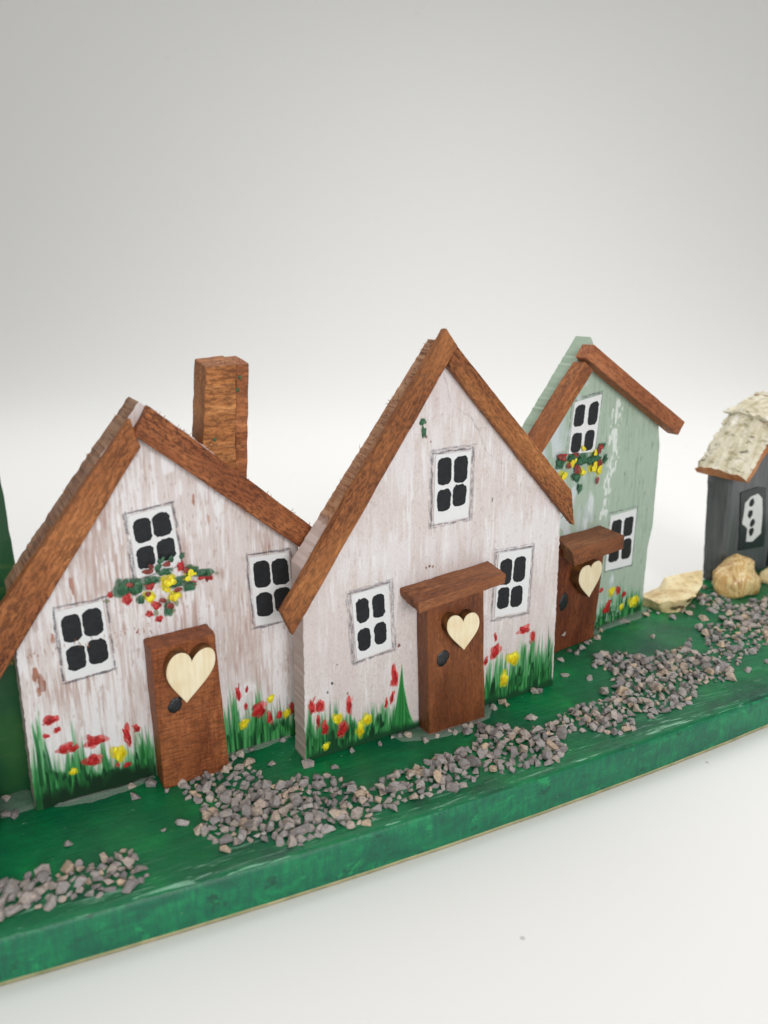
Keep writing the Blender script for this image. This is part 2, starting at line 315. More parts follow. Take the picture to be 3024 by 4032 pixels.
# shells
k = NM('cream_shell', 0.5, 0.4)
c = k.ramp(k.noise((1.6, 1.6, 1.6), 4), (0.3, lin(238, 226, 188)), (0.5, lin(226, 206, 158)), (0.7, lin(196, 166, 114)))
c = k.mix(k.ramp(k.noise((6, 6, 6), 4, 0.6), (0.52, 0.0), (0.68, 0.6)), c, lin(158, 126, 84))
k.base(c); k.bump(k.noise((5, 5, 5), 5), 0.5, 0.08); M['shell'] = k.m
k = NM('golden_shell', 0.24, 0.6)
vein = k.noise((2.0, 2.0, 1.1), 5, 0.65, dist=1.6)
c = k.ramp(vein, (0.28, lin(150, 106, 58)), (0.42, lin(200, 162, 104)), (0.50, lin(236, 212, 156)), (0.57, lin(200, 158, 96)), (0.66, lin(222, 190, 132)), (0.8, lin(186, 146, 96)))
k.base(c); k.bump(vein, 0.6, 0.1); M['gold'] = k.m
M['pit'] = plain('dark_pit', lin(92, 78, 54), 0.7, 0.2)

# dark hut
k = NM('charcoal_hut_paint', 0.36, 0.5)
c = k.ramp(k.noise((5, 5, 0.7), 4, 0.6), (0.3, lin(70, 72, 74)), (0.55, lin(88, 90, 92)), (0.8, lin(106, 106, 106)))
c = k.mix(k.ramp(k.noise((2.5, 2.5, 2.5), 4, 0.6), (0.66, 0.0), (0.74, 0.7)), c, lin(112, 98, 80))
k.base(c); k.bump(k.noise((8, 8, 1), 3), 0.3, 0.05); M['hut'] = k.m
M['hut_black'] = plain('black_surround_paint', lin(28, 29, 34), 0.35, 0.5, 0.4, lin(50, 52, 58), 0.2, 3)
M['hut_white'] = plain('white_hut_paint', lin(226, 226, 224), 0.5, 0.35, 0.3, lin(190, 190, 190), 0.1, 5)
k = NM('birch_bark', 0.75, 0.25)
c = k.ramp(k.noise((1.4, 4.5, 1.4), 4, 0.6), (0.28, lin(178, 168, 134)), (0.5, lin(214, 206, 182)), (0.75, lin(234, 230, 216)))
c = k.mix(k.ramp(k.noise((3.2, 2.2, 3.2), 5, 0.7), (0.52, 0.0), (0.66, 0.8)), c, lin(140, 130, 96))
c = k.mix(k.ramp(k.noise((7, 1.6, 7), 3, 0.6), (0.62, 0.0), (0.69, 0.85)), c, lin(70, 72, 52))
k.base(c); k.bump(k.math('ADD', k.noise((1.3, 7, 1.3), 4, .6), k.math('MULTIPLY', k.noise((6, 6, 6), 4), .5)), 0.8, 0.14); M['bark'] = k.m
M['bark_end'] = wood_mat('bark_end_grain', lin(176, 112, 62), lin(202, 138, 82), lin(214, 160, 106), lin(140, 82, 44), pores=0.4)
k = NM('dark_green_block_paint', 0.42, 0.45)
c = k.ramp(k.noise((1.2, 1.2, 0.5), 4), (0.3, lin(4, 44, 22)), (0.55, lin(10, 70, 34)), (0.8, lin(48, 98, 46)))
k.base(k.mix(k.ramp(k.noise((0.8, 2, 4), 4), (0.6, 0.0), (0.75, 0.5)), c, lin(92, 112, 50))); M['block'] = k.m

# seamless white sweep: matt paper with a few specks of dust
k = NM('white_sweep_paper', 0.6, 0.25)
vor = k.n('ShaderNodeTexVoronoi', voronoi_dimensions='2D'); vor.inputs['Scale'].default_value = 0.42; k.link(k.raw, vor.inputs['Vector'])
sel = k.n('ShaderNodeSeparateColor'); k.link(vor.outputs['Color'], sel.inputs[0])
rad = k.math('MULTIPLY', k.math('SUBTRACT', sel.outputs[0], 0.72), 0.085)
sp = k.math('LESS_THAN', vor.outputs['Distance'], k.math('MULTIPLY', rad, 1.0))
c = lin(238, 238, 236)
k.base(k.mix(k.math('MULTIPLY', sp, 0.4), c, lin(120, 112, 100)))
M['sweep'] = k.m

# ------------------------------------------------------------------ painted walls: albedo drawn stroke by stroke in memory
def vnoise(h, w, cy, cx, seed):
    """Smooth random field with cy x cx cells."""
    r = np.random.default_rng(seed)
    gx = r.random((max(2, int(cy)) + 2, max(2, int(cx)) + 2))
    y = np.linspace(0, gx.shape[0] - 1.001, h); x = np.linspace(0, gx.shape[1] - 1.001, w)
    yi = y.astype(int); xi = x.astype(int)
    fy = (y - yi)[:, None]; fx = (x - xi)[None, :]
    fy = fy * fy * (3 - 2 * fy); fx = fx * fx * (3 - 2 * fx)
    a = gx[np.ix_(yi, xi)]; b = gx[np.ix_(yi, xi + 1)]; c = gx[np.ix_(yi + 1, xi)]; d = gx[np.ix_(yi + 1, xi + 1)]
    return (a * (1 - fx) + b * fx) * (1 - fy) + (c * (1 - fx) + d * fx) * fy

def sstep(x, a, b):
    t = np.clip((x - a) / (b - a), 0, 1); return t * t * (3 - 2 * t)

class Paint:
    def __init__(self, u0, u1, v0, v1, seed, ppu=96):
        self.u0, self.v0, self.p = u0, v0, ppu
        self.u1, self.v1 = u1, v1
        self.w = int((u1 - u0) * ppu); self.h = int((v1 - v0) * ppu)
        self.a = np.zeros((self.h, self.w, 3)); self.seed = seed
        self.r = random.Random(seed)
        self.bristle = vnoise(self.h, self.w, (v1 - v0) * 2.2, (u1 - u0) * 34, seed + 1)
        self.grit = np.random.default_rng(seed + 5).random((self.h, self.w))
        self.U, self.V = np.meshgrid(np.linspace(u0, u1, self.w), np.linspace(v0, v1, self.h))
    def field(self, fu, fv, s): return vnoise(self.h, self.w, (self.v1 - self.v0) * fv, (self.u1 - self.u0) * fu, self.seed * 100 + s)
    def fill(self, c): self.a[:] = np.array(c) / 255.0
    def blend(self, mask, c):
        m = np.clip(mask, 0, 1)[..., None]; self.a = self.a * (1 - m) + np.array(c) / 255.0 * m
    def win(self, u0, u1, v0, v1):
        x0 = max(0, int((u0 - self.u0) * self.p) - 1); x1 = min(self.w, int((u1 - self.u0) * self.p) + 2)
        y0 = max(0, int((v0 - self.v0) * self.p) - 1); y1 = min(self.h, int((v1 - self.v0) * self.p) + 2)
        return slice(y0, max(y0, y1)), slice(x0, max(x0, x1))
    def local(self, sl, mask, c):
        m = np.clip(mask, 0, 1)[..., None]
        self.a[sl] = self.a[sl] * (1 - m) + np.array(c) / 255.0 * m
    def blade(self, u, v0, hgt, wid, bend, c, op):
        sl = self.win(u - wid - abs(bend), u + wid + abs(bend), v0, v0 + hgt)
        X, Y = self.U[sl], self.V[sl]
        if X.size == 0: return
        t = np.clip((Y - v0) / hgt, 0, 1)
        cx = u + bend * t * t; hw = wid * (1 - t) ** 0.75 * 0.5
        d = np.abs(X - cx)
        m = sstep(hw - d, -0.014, 0.022) * (Y >= v0) * (Y <= v0 + hgt)
        dry = sstep(self.bristle[sl] + 0.55 * (1 - t), 0.28, 0.62)
        self.local(sl, m * op * (0.25 + 0.75 * dry), c)
    def dab(self, u, v, ru, rv, c, op=0.9, tilt=0.0):
        R = max(ru, rv) * 1.5
        sl = self.win(u - R, u + R, v - R, v + R)
        X, Y = self.U[sl] - u, self.V[sl] - v
        if X.size == 0: return
        ct, st = math.cos(tilt), math.sin(tilt)
        x, y = X * ct + Y * st, -X * st + Y * ct
        th = np.arctan2(y / rv, x / ru); ph = self.r.random() * 6.3
        wob = 1 + 0.16 * np.sin(2 * th + ph) + 0.12 * np.sin(3 * th + 2 * ph) + 0.10 * np.sin(5 * th + ph * 3)
        d = np.sqrt((x / ru) ** 2 + (y / rv) ** 2) / wob
        m = sstep(1.05 - d, 0, 0.22)
        self.local(sl, m * op * (0.55 + 0.45 * sstep(self.bristle[sl], 0.25, 0.5)), c)
        s2 = sstep(0.75 - np.sqrt(((x - ru * .2) / ru) ** 2 + ((y - rv * .25) / rv) ** 2) / wob, 0, 0.4)
        self.local(sl, s2 * 0.35, [min(255, q * 1.25 + 18) for q in c])
    def pencil(self, p, q, op=0.6, wid=0.014, c=(74, 74, 82)):
        n = int(math.dist(p, q) * 16) + 2
        off = 0.0
        for i in range(n):
            if self.r.random() < 0.22: continue
            t0, t1 = i / n, (i + 1.3) / n
            off = 0.6 * off + self.r.uniform(-.012, .012)
            a = (p[0] + (q[0] - p[0]) * t0 + off, p[1] + (q[1] - p[1]) * t0 + off)
            b = (p[0] + (q[0] - p[0]) * t1 + off, p[1] + (q[1] - p[1]) * t1 + off)
            sl = self.win(min(a[0], b[0]) - .05, max(a[0], b[0]) + .05, min(a[1], b[1]) - .05, max(a[1], b[1]) + .05)
            X, Y = self.U[sl], self.V[sl]
            if X.size == 0: continue
            dx, dy = b[0] - a[0], b[1] - a[1]; L2 = dx * dx + dy * dy + 1e-9
            t = np.clip(((X - a[0]) * dx + (Y - a[1]) * dy) / L2, 0, 1)
            d = np.hypot(X - a[0] - t * dx, Y - a[1] - t * dy)
            w = wid * self.r.uniform(.6, 1.5)
            self.local(sl, sstep(w - d, -0.006, 0.010) * op * self.r.uniform(.4, 1) * (0.4 + 0.6 * (self.grit[sl] > .35)), c)
    def frame(self, quad, op=0.6, gap=0.05):
        cx = sum(p[0] for p in quad) / 4; cy = sum(p[1] for p in quad) / 4
        o = [(p[0] + math.copysign(gap, p[0] - cx), p[1] + math.copysign(gap, p[1] - cy)) for p in quad]
        for i in range(4):
            for k_ in range(2 if self.r.random() < .6 else 1):
                j = self.r.uniform(-.02, .02)
                self.pencil((o[i][0] + j, o[i][1] + j), (o[(i + 1) % 4][0] + j, o[(i + 1) % 4][1] + j), op)
    def grass(self, u0, u1, prof, n, deep=0.35):
        """Painted tuft: a brushed green foot, dark where the brush was loaded, then feathery blades; prof(u) is their reach."""
        P = np.vectorize(prof)(np.clip(self.U[0], u0, u1))[None, :]
        inside = sstep(self.U, u0 - .03, u0 + .03) * sstep(-self.U, -u1 - .03, -u1 + .03)
        streak = self.field(26, 1.6, 61); s2 = self.field(40, 2.2, 64)
        reach = P * (deep + .15) * (0.45 + streak * 1.15)
        self.blend(sstep(reach - self.V, -0.12, 0.22) * inside * (.35 + .65 * sstep(s2, .2, .55)) * .9, (58, 136, 74))
        cols = [(34, 122, 56), (26, 104, 48), (54, 146, 74), (92, 170, 106), (128, 190, 138), (16, 78, 40)]
        for i in range(n):
            u = self.r.uniform(u0, u1); h = prof(u) * self.r.uniform(.40, 1.05)
            b = self.r.choice([0, 0, 0, .1, .2]) * prof(u)
            c = self.r.choice(cols)
            self.blade(u, b, max(.15, h - b), self.r.uniform(.035, .12), self.r.uniform(-.08, .08), c, self.r.uniform(.35, .85))
        foot = sstep(P * deep * (0.45 + self.field(18, 3, 65) * 1.0) - self.V, -0.08, 0.12) * inside
        self.blend(foot * .8, (22, 92, 42))
        self.blend(foot * sstep(self.field(20, 4, 62), .48, .7) * .85, (8, 50, 26))
        self.blend(foot * sstep(self.field(22, 4, 63), .58, .78) * .8, (70, 156, 84))
        for i in range(n // 2):
            u = self.r.uniform(u0, u1); h = prof(u) * self.r.uniform(.2, .6)
            self.blade(u, 0, h, self.r.uniform(.03, .08), self.r.uniform(-.05, .05), self.r.choice([(8, 56, 28), (18, 84, 40), (30, 112, 52), (84, 168, 98)]), .8)
    def material(self, name, rough=0.68):
        a = np.clip(self.a + (self.grit[..., None] - .5) * .03, 0, 1)
        px = np.ones((self.h, self.w, 4), dtype=np.float32); px[..., :3] = a
        img = bpy.data.images.new(name, self.w, self.h)
        img.pixels.foreach_set(px.ravel()); img.update(); img.pack()
        k = NM(name, rough, 0.3)
        uv = k.n('ShaderNodeUVMap', uv_map='UVMap')
        t = k.n('ShaderNodeTexImage'); t.image = img; t.interpolation = 'Cubic'; t.extension = 'EXTEND'
        k.link(uv.outputs[0], t.inputs['Vector'])
        k.base(k.mix(k.math('MULTIPLY', k.ramp(k.noise((60, 60, 14), 2), (0.4, 1.0), (0.6, 0.0)), 0.12), t.outputs['Color'], k.mix(1.0, t.outputs['Color'], (.55, .5, .48, 1), 'MULTIPLY')))
        bw = k.n('ShaderNodeRGBToBW'); k.link(t.outputs['Color'], bw.inputs[0])
        k.bump(k.math('ADD', k.math('MULTIPLY', bw.outputs[0], .5), k.noise((26, 26, 3.5), 4, .65)), 0.5, 0.04)
        return k.m

def curve1(pts):
    xs = [p[0] for p in pts]; ys = [p[1] for p in pts]
    return lambda u: float(np.interp(u, xs, ys))

# ------------------------------------------------------------------ shape builders (wall space: x along the wall, y into it, z up)
def resample(poly, step, jit, r, keep=()):
    out = []
    n = len(poly)
    for i in range(n):
        a, b = poly[i], poly[(i + 1) % n]
        L = math.dist(a, b); m = max(1, int(L / step))
        nx, ny = (b[1] - a[1]) / (L + 1e-9), -(b[0] - a[0]) / (L + 1e-9)
        for j in range(m):
            t = j / m; d = r.gauss(0, jit) if (j and i not in keep) else 0
            out.append((a[0] + (b[0] - a[0]) * t + nx * d, a[1] + (b[1] - a[1]) * t + ny * d))
    return out

def inset(poly, d):
    n = len(poly); out = []
    s = sum(poly[i][0] * poly[(i + 1) % n][1] - poly[(i + 1) % n][0] * poly[i][1] for i in range(n))
    sg = 1 if s > 0 else -1
    for i in range(n):
        a, b, c = poly[i - 1], poly[i], poly[(i + 1) % n]
        t = Vector((c[0] - a[0], c[1] - a[1])); t = t.normalized() if t.length > 1e-9 else Vector((1, 0))
        out.append((b[0] - t.y * d * sg, b[1] + t.x * d * sg))
    return out

def prism(name, poly, y0, y1, mats, parent, bev=0.02, front=0, side=1, uvs=None, loc=(0, 0, 0), rot=(0, 0, 0), wob=0.0):
    """Outline in (x, z) pushed from y0 (seen face) back to y1, with a small rounded rim."""
    n = len(poly); ins = inset(poly, bev)
    r = random.Random(n)
    V = [(p[0], y0 + r.uniform(-wob, wob), p[1]) for p in ins] + [(p[0], y0 + bev, p[1]) for p in poly] + [(p[0], y1, p[1]) for p in poly]
    s = sum(poly[i][0] * poly[(i + 1) % n][1] - poly[(i + 1) % n][0] * poly[i][1] for i in range(n))
    F = [list(range(n)) if s > 0 else list(range(n))[::-1]]; mi = [front]
    for i in range(n):
        j = (i + 1) % n
        for k_, m_ in ((0, front), (1, side)):
            f = [k_ * n + i, (k_ + 1) * n + i, (k_ + 1) * n + j, k_ * n + j]
            F.append(f if s > 0 else f[::-1]); mi.append(m_)
    bk = list(range(2 * n, 3 * n)); F.append(bk[::-1] if s > 0 else bk); mi.append(side)
    return build(name, V, F, mats, parent, loc, rot, mi, False, uvs)

def hexa(name, c, mats, parent, ang=0.0, seg=(14, 3, 3), rough=0.012, bev=0.018, seed=1, fray=0.0, pivot=None, freq=3.0, grain='x'):
    """Rough sawn block from eight corners (x, y, z): front bl br tr tl, then back bl br tr tl. The grain runs along
    the block's own x axis, turned by ang in the wall's plane."""
    c = [Vector(p) for p in c]
    pv = Vector(pivot) if pivot else c[0].copy()
    ca, sa = math.cos(ang), math.sin(ang)
    def loc(p):
        d = p - pv
        return Vector((d.x * ca + d.z * sa, d.y, -d.x * sa + d.z * ca))
    c = [loc(p) for p in c]
    nx, ny, nz = seg
    r = random.Random(seed); so = Vector((r.random() * 50, r.random() * 50, r.random() * 50))
    idx = {}; V = []; F = []
    def vert(i, j, k_):
        if (i, j, k_) in idx: return idx[(i, j, k_)]
        a, b, d = i / nx, j / ny, k_ / nz
        f = (c[0] * (1 - a) + c[1] * a) * (1 - d) + (c[3] * (1 - a) + c[2] * a) * d
        g = (c[4] * (1 - a) + c[5] * a) * (1 - d) + (c[7] * (1 - a) + c[6] * a) * d
        p = f * (1 - b) + g * b
        w = mnoise.noise_vector(Vector((p.x * freq * .5, p.y * freq, p.z * freq)) + so) * rough
        w += mnoise.noise_vector(Vector((p.x * freq * 2.5, p.y * freq * 4, p.z * freq * 4)) + so) * rough * .6
        ends = (i in (0, nx))
        if ends and fray: w.x += r.uniform(-fray, fray)
        idx[(i, j, k_)] = len(V); V.append(p + w); return idx[(i, j, k_)]
    for i in range(nx):
        for k_ in range(nz):
            F.append([vert(i, 0, k_), vert(i + 1, 0, k_), vert(i + 1, 0, k_ + 1), vert(i, 0, k_ + 1)])
            F.append([vert(i, ny, k_), vert(i, ny, k_ + 1), vert(i + 1, ny, k_ + 1), vert(i + 1, ny, k_)])
        for j in range(ny):
            F.append([vert(i, j, 0), vert(i, j + 1, 0), vert(i + 1, j + 1, 0), vert(i + 1, j, 0)])
            F.append([vert(i, j, nz), vert(i + 1, j, nz), vert(i + 1, j + 1, nz), vert(i, j + 1, nz)])
    for j in range(ny):
        for k_ in range(nz):
            F.append([vert(0, j, k_), vert(0, j, k_ + 1), vert(0, j + 1, k_ + 1), vert(0, j + 1, k_)])
            F.append([vert(nx, j, k_), vert(nx, j + 1, k_), vert(nx, j + 1, k_ + 1), vert(nx, j, k_ + 1)])
    o = build(name, V, F, mats, parent, pv, (0, -ang, 0))
    return bevel(o, bev, 2, 50)

def strip(name, quad, y0, y1, parent, mat, seed, fray=0.012, rough=0.014):
    """Roof batten: quad is (start lower, end lower, end upper, start upper) on its seen face."""
    a, b = quad[0], quad[1]
    ang = math.atan2(b[1] - a[1], b[0] - a[0])
    f = [(p[0], y0, p[1]) for p in quad]; g = [(p[0], y1, p[1]) for p in quad]
    L = math.dist(a, b)
    return hexa(name, f + g, [mat], parent, ang, (max(8, int(L * 6)), 3, 4), rough, 0.022, seed, fray)

def window(parent, quad, seed, cols=((.07, .45), (.53, .93)), rows=((.07, .46), (.52, .88)), barrel=0.5):
    """Paper window: a thin white plate with four inked panes. quad: tl, tr, br, bl."""
    r = random.Random(seed)
    tl, tr, br, bl = [Vector(p) for p in quad]
    at = lambda s, t: (tl * (1 - s) + tr * s) * (1 - t) + (bl * (1 - s) + br * s) * t
    w = (tr - tl).length; h = (bl - tl).length
    def rounded(s0, s1, t0, t1, rad, n, jit):
        P = []
        rs, rt = rad / w, rad / h
        for (cs, ct, a0) in ((s1 - rs, t0 + rt, -90), (s1 - rs, t1 - rt, 0), (s0 + rs, t1 - rt, 90), (s0 + rs, t0 + rt, 180)):
            for i in range(n + 1):
                a = math.radians(a0 + 90 * i / n)
                P.append((cs + rs * math.cos(a) + r.gauss(0, jit), ct + rt * math.sin(a) + r.gauss(0, jit)))
        return P
    V, F, mi = [], [], []
    o = [at(*p) for p in rounded(0, 1, 0, 1, .035, 4, .003)]
    n = len(o)
    V += [(p.x, -.024, p.y) for p in o] + [(p.x, .004, p.y) for p in o]
    F.append(list(range(n))[::-1]); mi.append(0)
    for i in range(n):
        j = (i + 1) % n; F.append([i, j, n + j, n + i]); mi.append(0)
    for (t0, t1) in rows:
        for (s0, s1) in cols:
            js, jt = r.uniform(-.015, .015), r.uniform(-.015, .015)
            a0, a1, b0, b1 = s0 + js, s1 + js, t0 + jt, t1 + jt
            P = rounded(a0, a1, b0, b1, .115, 5, .004)
            mid = (a0 + a1) / 2; mt = (b0 + b1) / 2
            Q = []
            for (s, t) in P:                      # sides bulge in and out a little, as drawn by hand
                s += math.copysign(barrel * .03 * math.cos((t - mt) / (b1 - b0) * 9), s - mid)
                Q.append(at(s, t))
            # extra points on the long sides give the wavy ink outline
            R = []
            for i in range(len(Q)):
                a, b = Q[i], Q[(i + 1) % len(Q)]
                m = max(1, int((b - a).length / .04))
                for q in range(m):
                    p = a + (b - a) * (q / m); R.append(p + Vector((r.gauss(0, .004), r.gauss(0, .004))))
            s0_ = len(V); V += [(p.x, -.028, p.y) for p in R]
            F.append(list(range(s0_, s0_ + len(R)))[::-1]); mi.append(1)
    ob = build('window', V, F, [M['paper'], M['pane']], parent, mat_idx=mi)
    for p in ob.data.polygons:                     # make every seen face look outwards
        if abs(p.normal.y) > .5 and p.normal.y > 0: p.flip()
    return ob

def bez(p0, p1, p2, p3, n):
    return [((1 - t) ** 3 * p0[0] + 3 * (1 - t) ** 2 * t * p1[0] + 3 * (1 - t) * t * t * p2[0] + t ** 3 * p3[0],
             (1 - t) ** 3 * p0[1] + 3 * (1 - t) ** 2 * t * p1[1] + 3 * (1 - t) * t * t * p2[1] + t ** 3 * p3[1]) for t in (i / n for i in range(n))]

def heart(parent, pts, y_front, thick):
    tip, lt, rt, le, re, notch = [Vector(p) for p in pts]
    hw = (re - le) / 2; up = (lt + rt) / 2 - tip
    nv = (notch - tip).dot(up) / up.dot(up)
    half = bez((0, nv), (.06, nv + .12), (.30, 1.02), (.60, 1.0), 10) + bez((.60, 1.0), (.86, .98), (1, .86), (1, .70), 10) + bez((1, .70), (1, .46), (.42, .24), (0, 0), 14)
    full = half + [(0, 0)] + [(-x, y) for x, y in half[:0:-1]]
    poly = [tuple(tip + hw * x + up * y) for x, y in full][::-1]
    return prism('heart', poly, y_front, y_front + thick, [M['heart'], M['burnt']], parent, 0.012)

def disc(name, parent, c, ru, rv, tilt, y, mat, seed, hgt=0.03, n=26):
    """Raised dab of paint: an uneven low dome on the plane y."""
    r = random.Random(seed); ph = r.random() * 6.28
    rings = ((1.0, 0.0), (.92, .6), (.62, .9), (.30, 1.0))
    V, F = [], []
    ct, st = math.cos(tilt), math.sin(tilt)
    calm = .35 if name in ('door_knob', 'pane_spot') else 1
    w3 = r.uniform(.08, .2) * calm; w2 = r.uniform(.05, .15) * calm; w5 = r.uniform(.05, .14) * calm
    for k_, (q, hh) in enumerate(rings):
        for i in range(n):
            a = 6.28318 * i / n
            wob = 1 + w2 * math.sin(2 * a + ph) + w3 * math.sin(3 * a + 2 * ph) + w5 * math.sin(5 * a + ph) + r.gauss(0, .05)
            x, z = ru * q * wob * math.cos(a), rv * q * wob * math.sin(a)
            hn = hgt * hh * (1 + .5 * mnoise.noise(Vector((x * 9 + seed, z * 9, 0))))
            V.append((c[0] + x * ct - z * st, y - hn, c[1] + x * st + z * ct))
    V.append((c[0], y - hgt, c[1]))
    for k_ in range(len(rings) - 1):
        for i in range(n):
            j = (i + 1) % n; F.append([k_ * n + i, k_ * n + j, (k_ + 1) * n + j, (k_ + 1) * n + i])
    for i in range(n):
        F.append([(len(rings) - 1) * n + i, (len(rings) - 1) * n + (i + 1) % n, len(V) - 1])
    return build(name, V, F, [mat], parent, smooth=True)

def many_dabs(name, parent, dabs, y, mats, seed, hgt=0.03):
    """One spray of painted flowers and leaves: many dabs of paint as one part; dabs: (u, v, ru, rv, material index)."""
    V, F, mi = [], [], []
    r = random.Random(seed)
    for q, (u, v, ru, rv, m_) in enumerate(dabs):
        n = 16; b0 = len(V); ph = r.random() * 6.28; tl = r.uniform(-.5, .5)
        ct, st = math.cos(tl), math.sin(tl)
        w2, w3 = r.uniform(.05, .2), r.uniform(.05, .16)
        y_ = y - q * .0006
        for (s, hh) in ((1, 0), (.86, .6), (.45, 1)):
            for i in range(n):
                a = 6.28318 * i / n
                wob = 1 + w2 * math.sin(2 * a + ph) + w3 * math.sin(3 * a + 2 * ph) + r.gauss(0, .05)
                x, z = ru * s * wob * math.cos(a), rv * s * wob * math.sin(a)
                V.append((u + x * ct - z * st, y_ - hgt * hh * (1 + .4 * r.uniform(-1, 1)), v + x * st + z * ct))
        V.append((u, y_ - hgt, v))
        for k_ in range(2):
            for i in range(n):
                j = (i + 1) % n; F.append([b0 + k_ * n + i, b0 + k_ * n + j, b0 + (k_ + 1) * n + j, b0 + (k_ + 1) * n + i]); mi.append(m_)
        for i in range(n):
            F.append([b0 + 2 * n + i, b0 + 2 * n + (i + 1) % n, b0 + 3 * n]); mi.append(m_)
    return build(name, V, F, mats, parent, mat_idx=mi, smooth=True)

def fuzz(name, parent, a, b, y0, y1, n, seed, L=(.05, .14), mat=None):
    """Frayed fibres standing off a sawn edge from a to b."""
    r = random.Random(seed); V, F = [], []
    d = Vector((b[0] - a[0], b[1] - a[1])); nn = Vector((-d.y, d.x)).normalized()
    for i in range(n):
        t = r.random(); p = Vector(a) + d * t; y = r.uniform(y0, y1)
        l = L[0] + (L[1] - L[0]) * r.random() ** 3; g = nn.copy(); g.rotate(Matrix.Rotation(r.gauss(0, .9), 2))
        w = r.uniform(.004, .009); s = len(V)
        e = p + g * l * .55; q = p + g * l + d.normalized() * r.uniform(-.05, .05)
        p = p - nn * .03
        for c_, ww in ((p, w), (e, w * .8)):
            V += [(c_.x - d.normalized().x * ww, y - ww, c_.y - d.normalized().y * ww), (c_.x + d.normalized().x * ww, y - ww, c_.y + d.normalized().y * ww), (c_.x, y + ww, c_.y)]
        V.append((q.x, y + r.uniform(-.03, .03), q.y))
        for i_ in range(3):
            j_ = (i_ + 1) % 3
            F.append([s + i_, s + j_, s + 3 + j_, s + 3 + i_]); F.append([s + 3 + i_, s + 3 + j_, s + 6])
    return build(name, V, F, [mat or M['fibre']], parent)

def slab(name, poly, depth, parent, img_mat, edge, paint, step=.07, jit=.006, keep=(0,)):
    pts = resample(poly, step, jit, random.Random(int(depth * 100) + len(poly)), keep)
    uvs = lambda v: ((v[0] - paint.u0) / (paint.u1 - paint.u0), (v[2] - paint.v0) / (paint.v1 - paint.v0))
    return prism(name, pts, 0.0, depth, [img_mat, edge], parent, 0.009, uvs=uvs)

def glue(parent, pts, seed):
    """Dried smear of clear glue lying along a wall's foot: outline in (x, y) on the board."""
    r = random.Random(seed)
    P = resample(pts, .12, .012, r)
    n = len(P); I = inset(P, .05); J = inset(P, .12)
    V = [(p[0], p[1], .002) for p in P] + [(p[0], p[1], .03) for p in I] + [(p[0], p[1], .045) for p in J]
    F = []
    for k_ in range(2):
        for i in range(n):
            j = (i + 1) % n; F.append([k_ * n + i, k_ * n + j, (k_ + 1) * n + j, (k_ + 1) * n + i])
    F.append(list(range(2 * n, 3 * n)))
    o = build('glue_smear', V, F, [M['glue']], parent, smooth=True)
    return o

# ------------------------------------------------------------------ the seamless white sweep
BZ = -0.86                                    # the board is this thick
def sweep():
    V, F = [], []
    prof = []
    y0, R, zmax = 56.0, 78.0, 190.0
    prof += [(-90, BZ), (-30, BZ), (0, BZ), (20, BZ), (40, BZ), (y0, BZ)]
    y, z = y0, BZ
    for i in range(1, 61):                    # the paper bends in gently and out gently
        s = (i - .5) / 60
        a = math.radians(86) * s * s * (3 - 2 * s)
        y += R * 1.5 / 60 * math.cos(a); z += R * 1.5 / 60 * math.sin(a)
        prof.append((y, z))
    py, pz = prof[-1]
    prof.append((py + (zmax - pz) * math.tan(math.radians(4)), zmax))
    xs = (-220, -60, 0, 60, 220)
    for (y, z) in prof:
        for x in xs: V.append((x, y, z))
    nx = len(xs)
    for i in range(len(prof) - 1):
        for j in range(nx - 1):
            F.append([i * nx + j, i * nx + j + 1, (i + 1) * nx + j + 1, (i + 1) * nx + j])
    o = build('backdrop', V, F, [M['sweep']], smooth=True)
    tag(o, 'seamless white paper sweep under and behind the green board', kind='structure')
sweep()

# ------------------------------------------------------------------ the green board
bf = np.polyfit([p[0] for p in BOARD_FRONT], [p[1] for p in BOARD_FRONT], 2)
def y_front(x):
    return float(np.polyval(bf, x))
def board():
    xa, xb = -15.0, 19.0
    front = []; back = []
    N = 150
    for i in range(N + 1):
        x = xa + (xb - xa) * i / N
        e = min(1.0, math.sqrt(max(0.0, min(x - xa, xb - x)) / 3.0 * (2 - min(1, min(x - xa, xb - x) / 3.0))) if min(x - xa, xb - x) < 3 else 1.0)
        yf, w = y_front(x), 6.62
        mid = yf + w / 2
        front.append((x, mid - w / 2 * e + .012 * mnoise.noise(Vector((x * 1.5, 0, 3)))))
        back.append((x, mid + w / 2 * e))
    poly = front[:-1] + back[::-1][:-1]
    poly = [p for i, p in enumerate(poly) if math.dist(p, poly[i - 1]) > 1e-4]
    n = len(poly)
    ringspec = [(0.0, BZ + .012, 2, 0), (0.0, BZ + .075, 1, 0), (0.0, -.5, 1, 0), (0.0, -.14, 1, 1), (.03, -.055, 0, 1), (.09, -.012, 0, 1), (.17, 0.0, 0, .9), (.55, 0.0, 0, .55), (1.1, 0.0, 0, 0)]
    V, F, mi, at = [], [], [], []
    for (d, z, m_, e) in ringspec:
        P = inset(poly, d) if d else poly
        for p in P: V.append((p[0], p[1], z)); at.append(e)
    for k_ in range(len(ringspec) - 1):
        for i in range(n):
            j = (i + 1) % n
            F.append([k_ * n + i, k_ * n + j, (k_ + 1) * n + j, (k_ + 1) * n + i])
            mi.append((2, 1, 1, 1, 0, 0, 0, 0)[k_])
    F.append(list(range((len(ringspec) - 1) * n, len(ringspec) * n))); mi.append(0)
    F.append(list(range(n))[::-1]); mi.append(2)
    o = build('wooden_board', V, F, [M['board'], M['board_side'], M['board_lip']], None, mat_idx=mi)
    a = o.data.attributes.new('edge_wear', 'FLOAT', 'POINT'); a.data.foreach_set('value', at)
    for p in o.data.polygons: p.use_smooth = len(p.vertices) == 4
    tag(o, 'long curved wooden board painted glossy green, carrying the houses and gravel', 'board')
board()

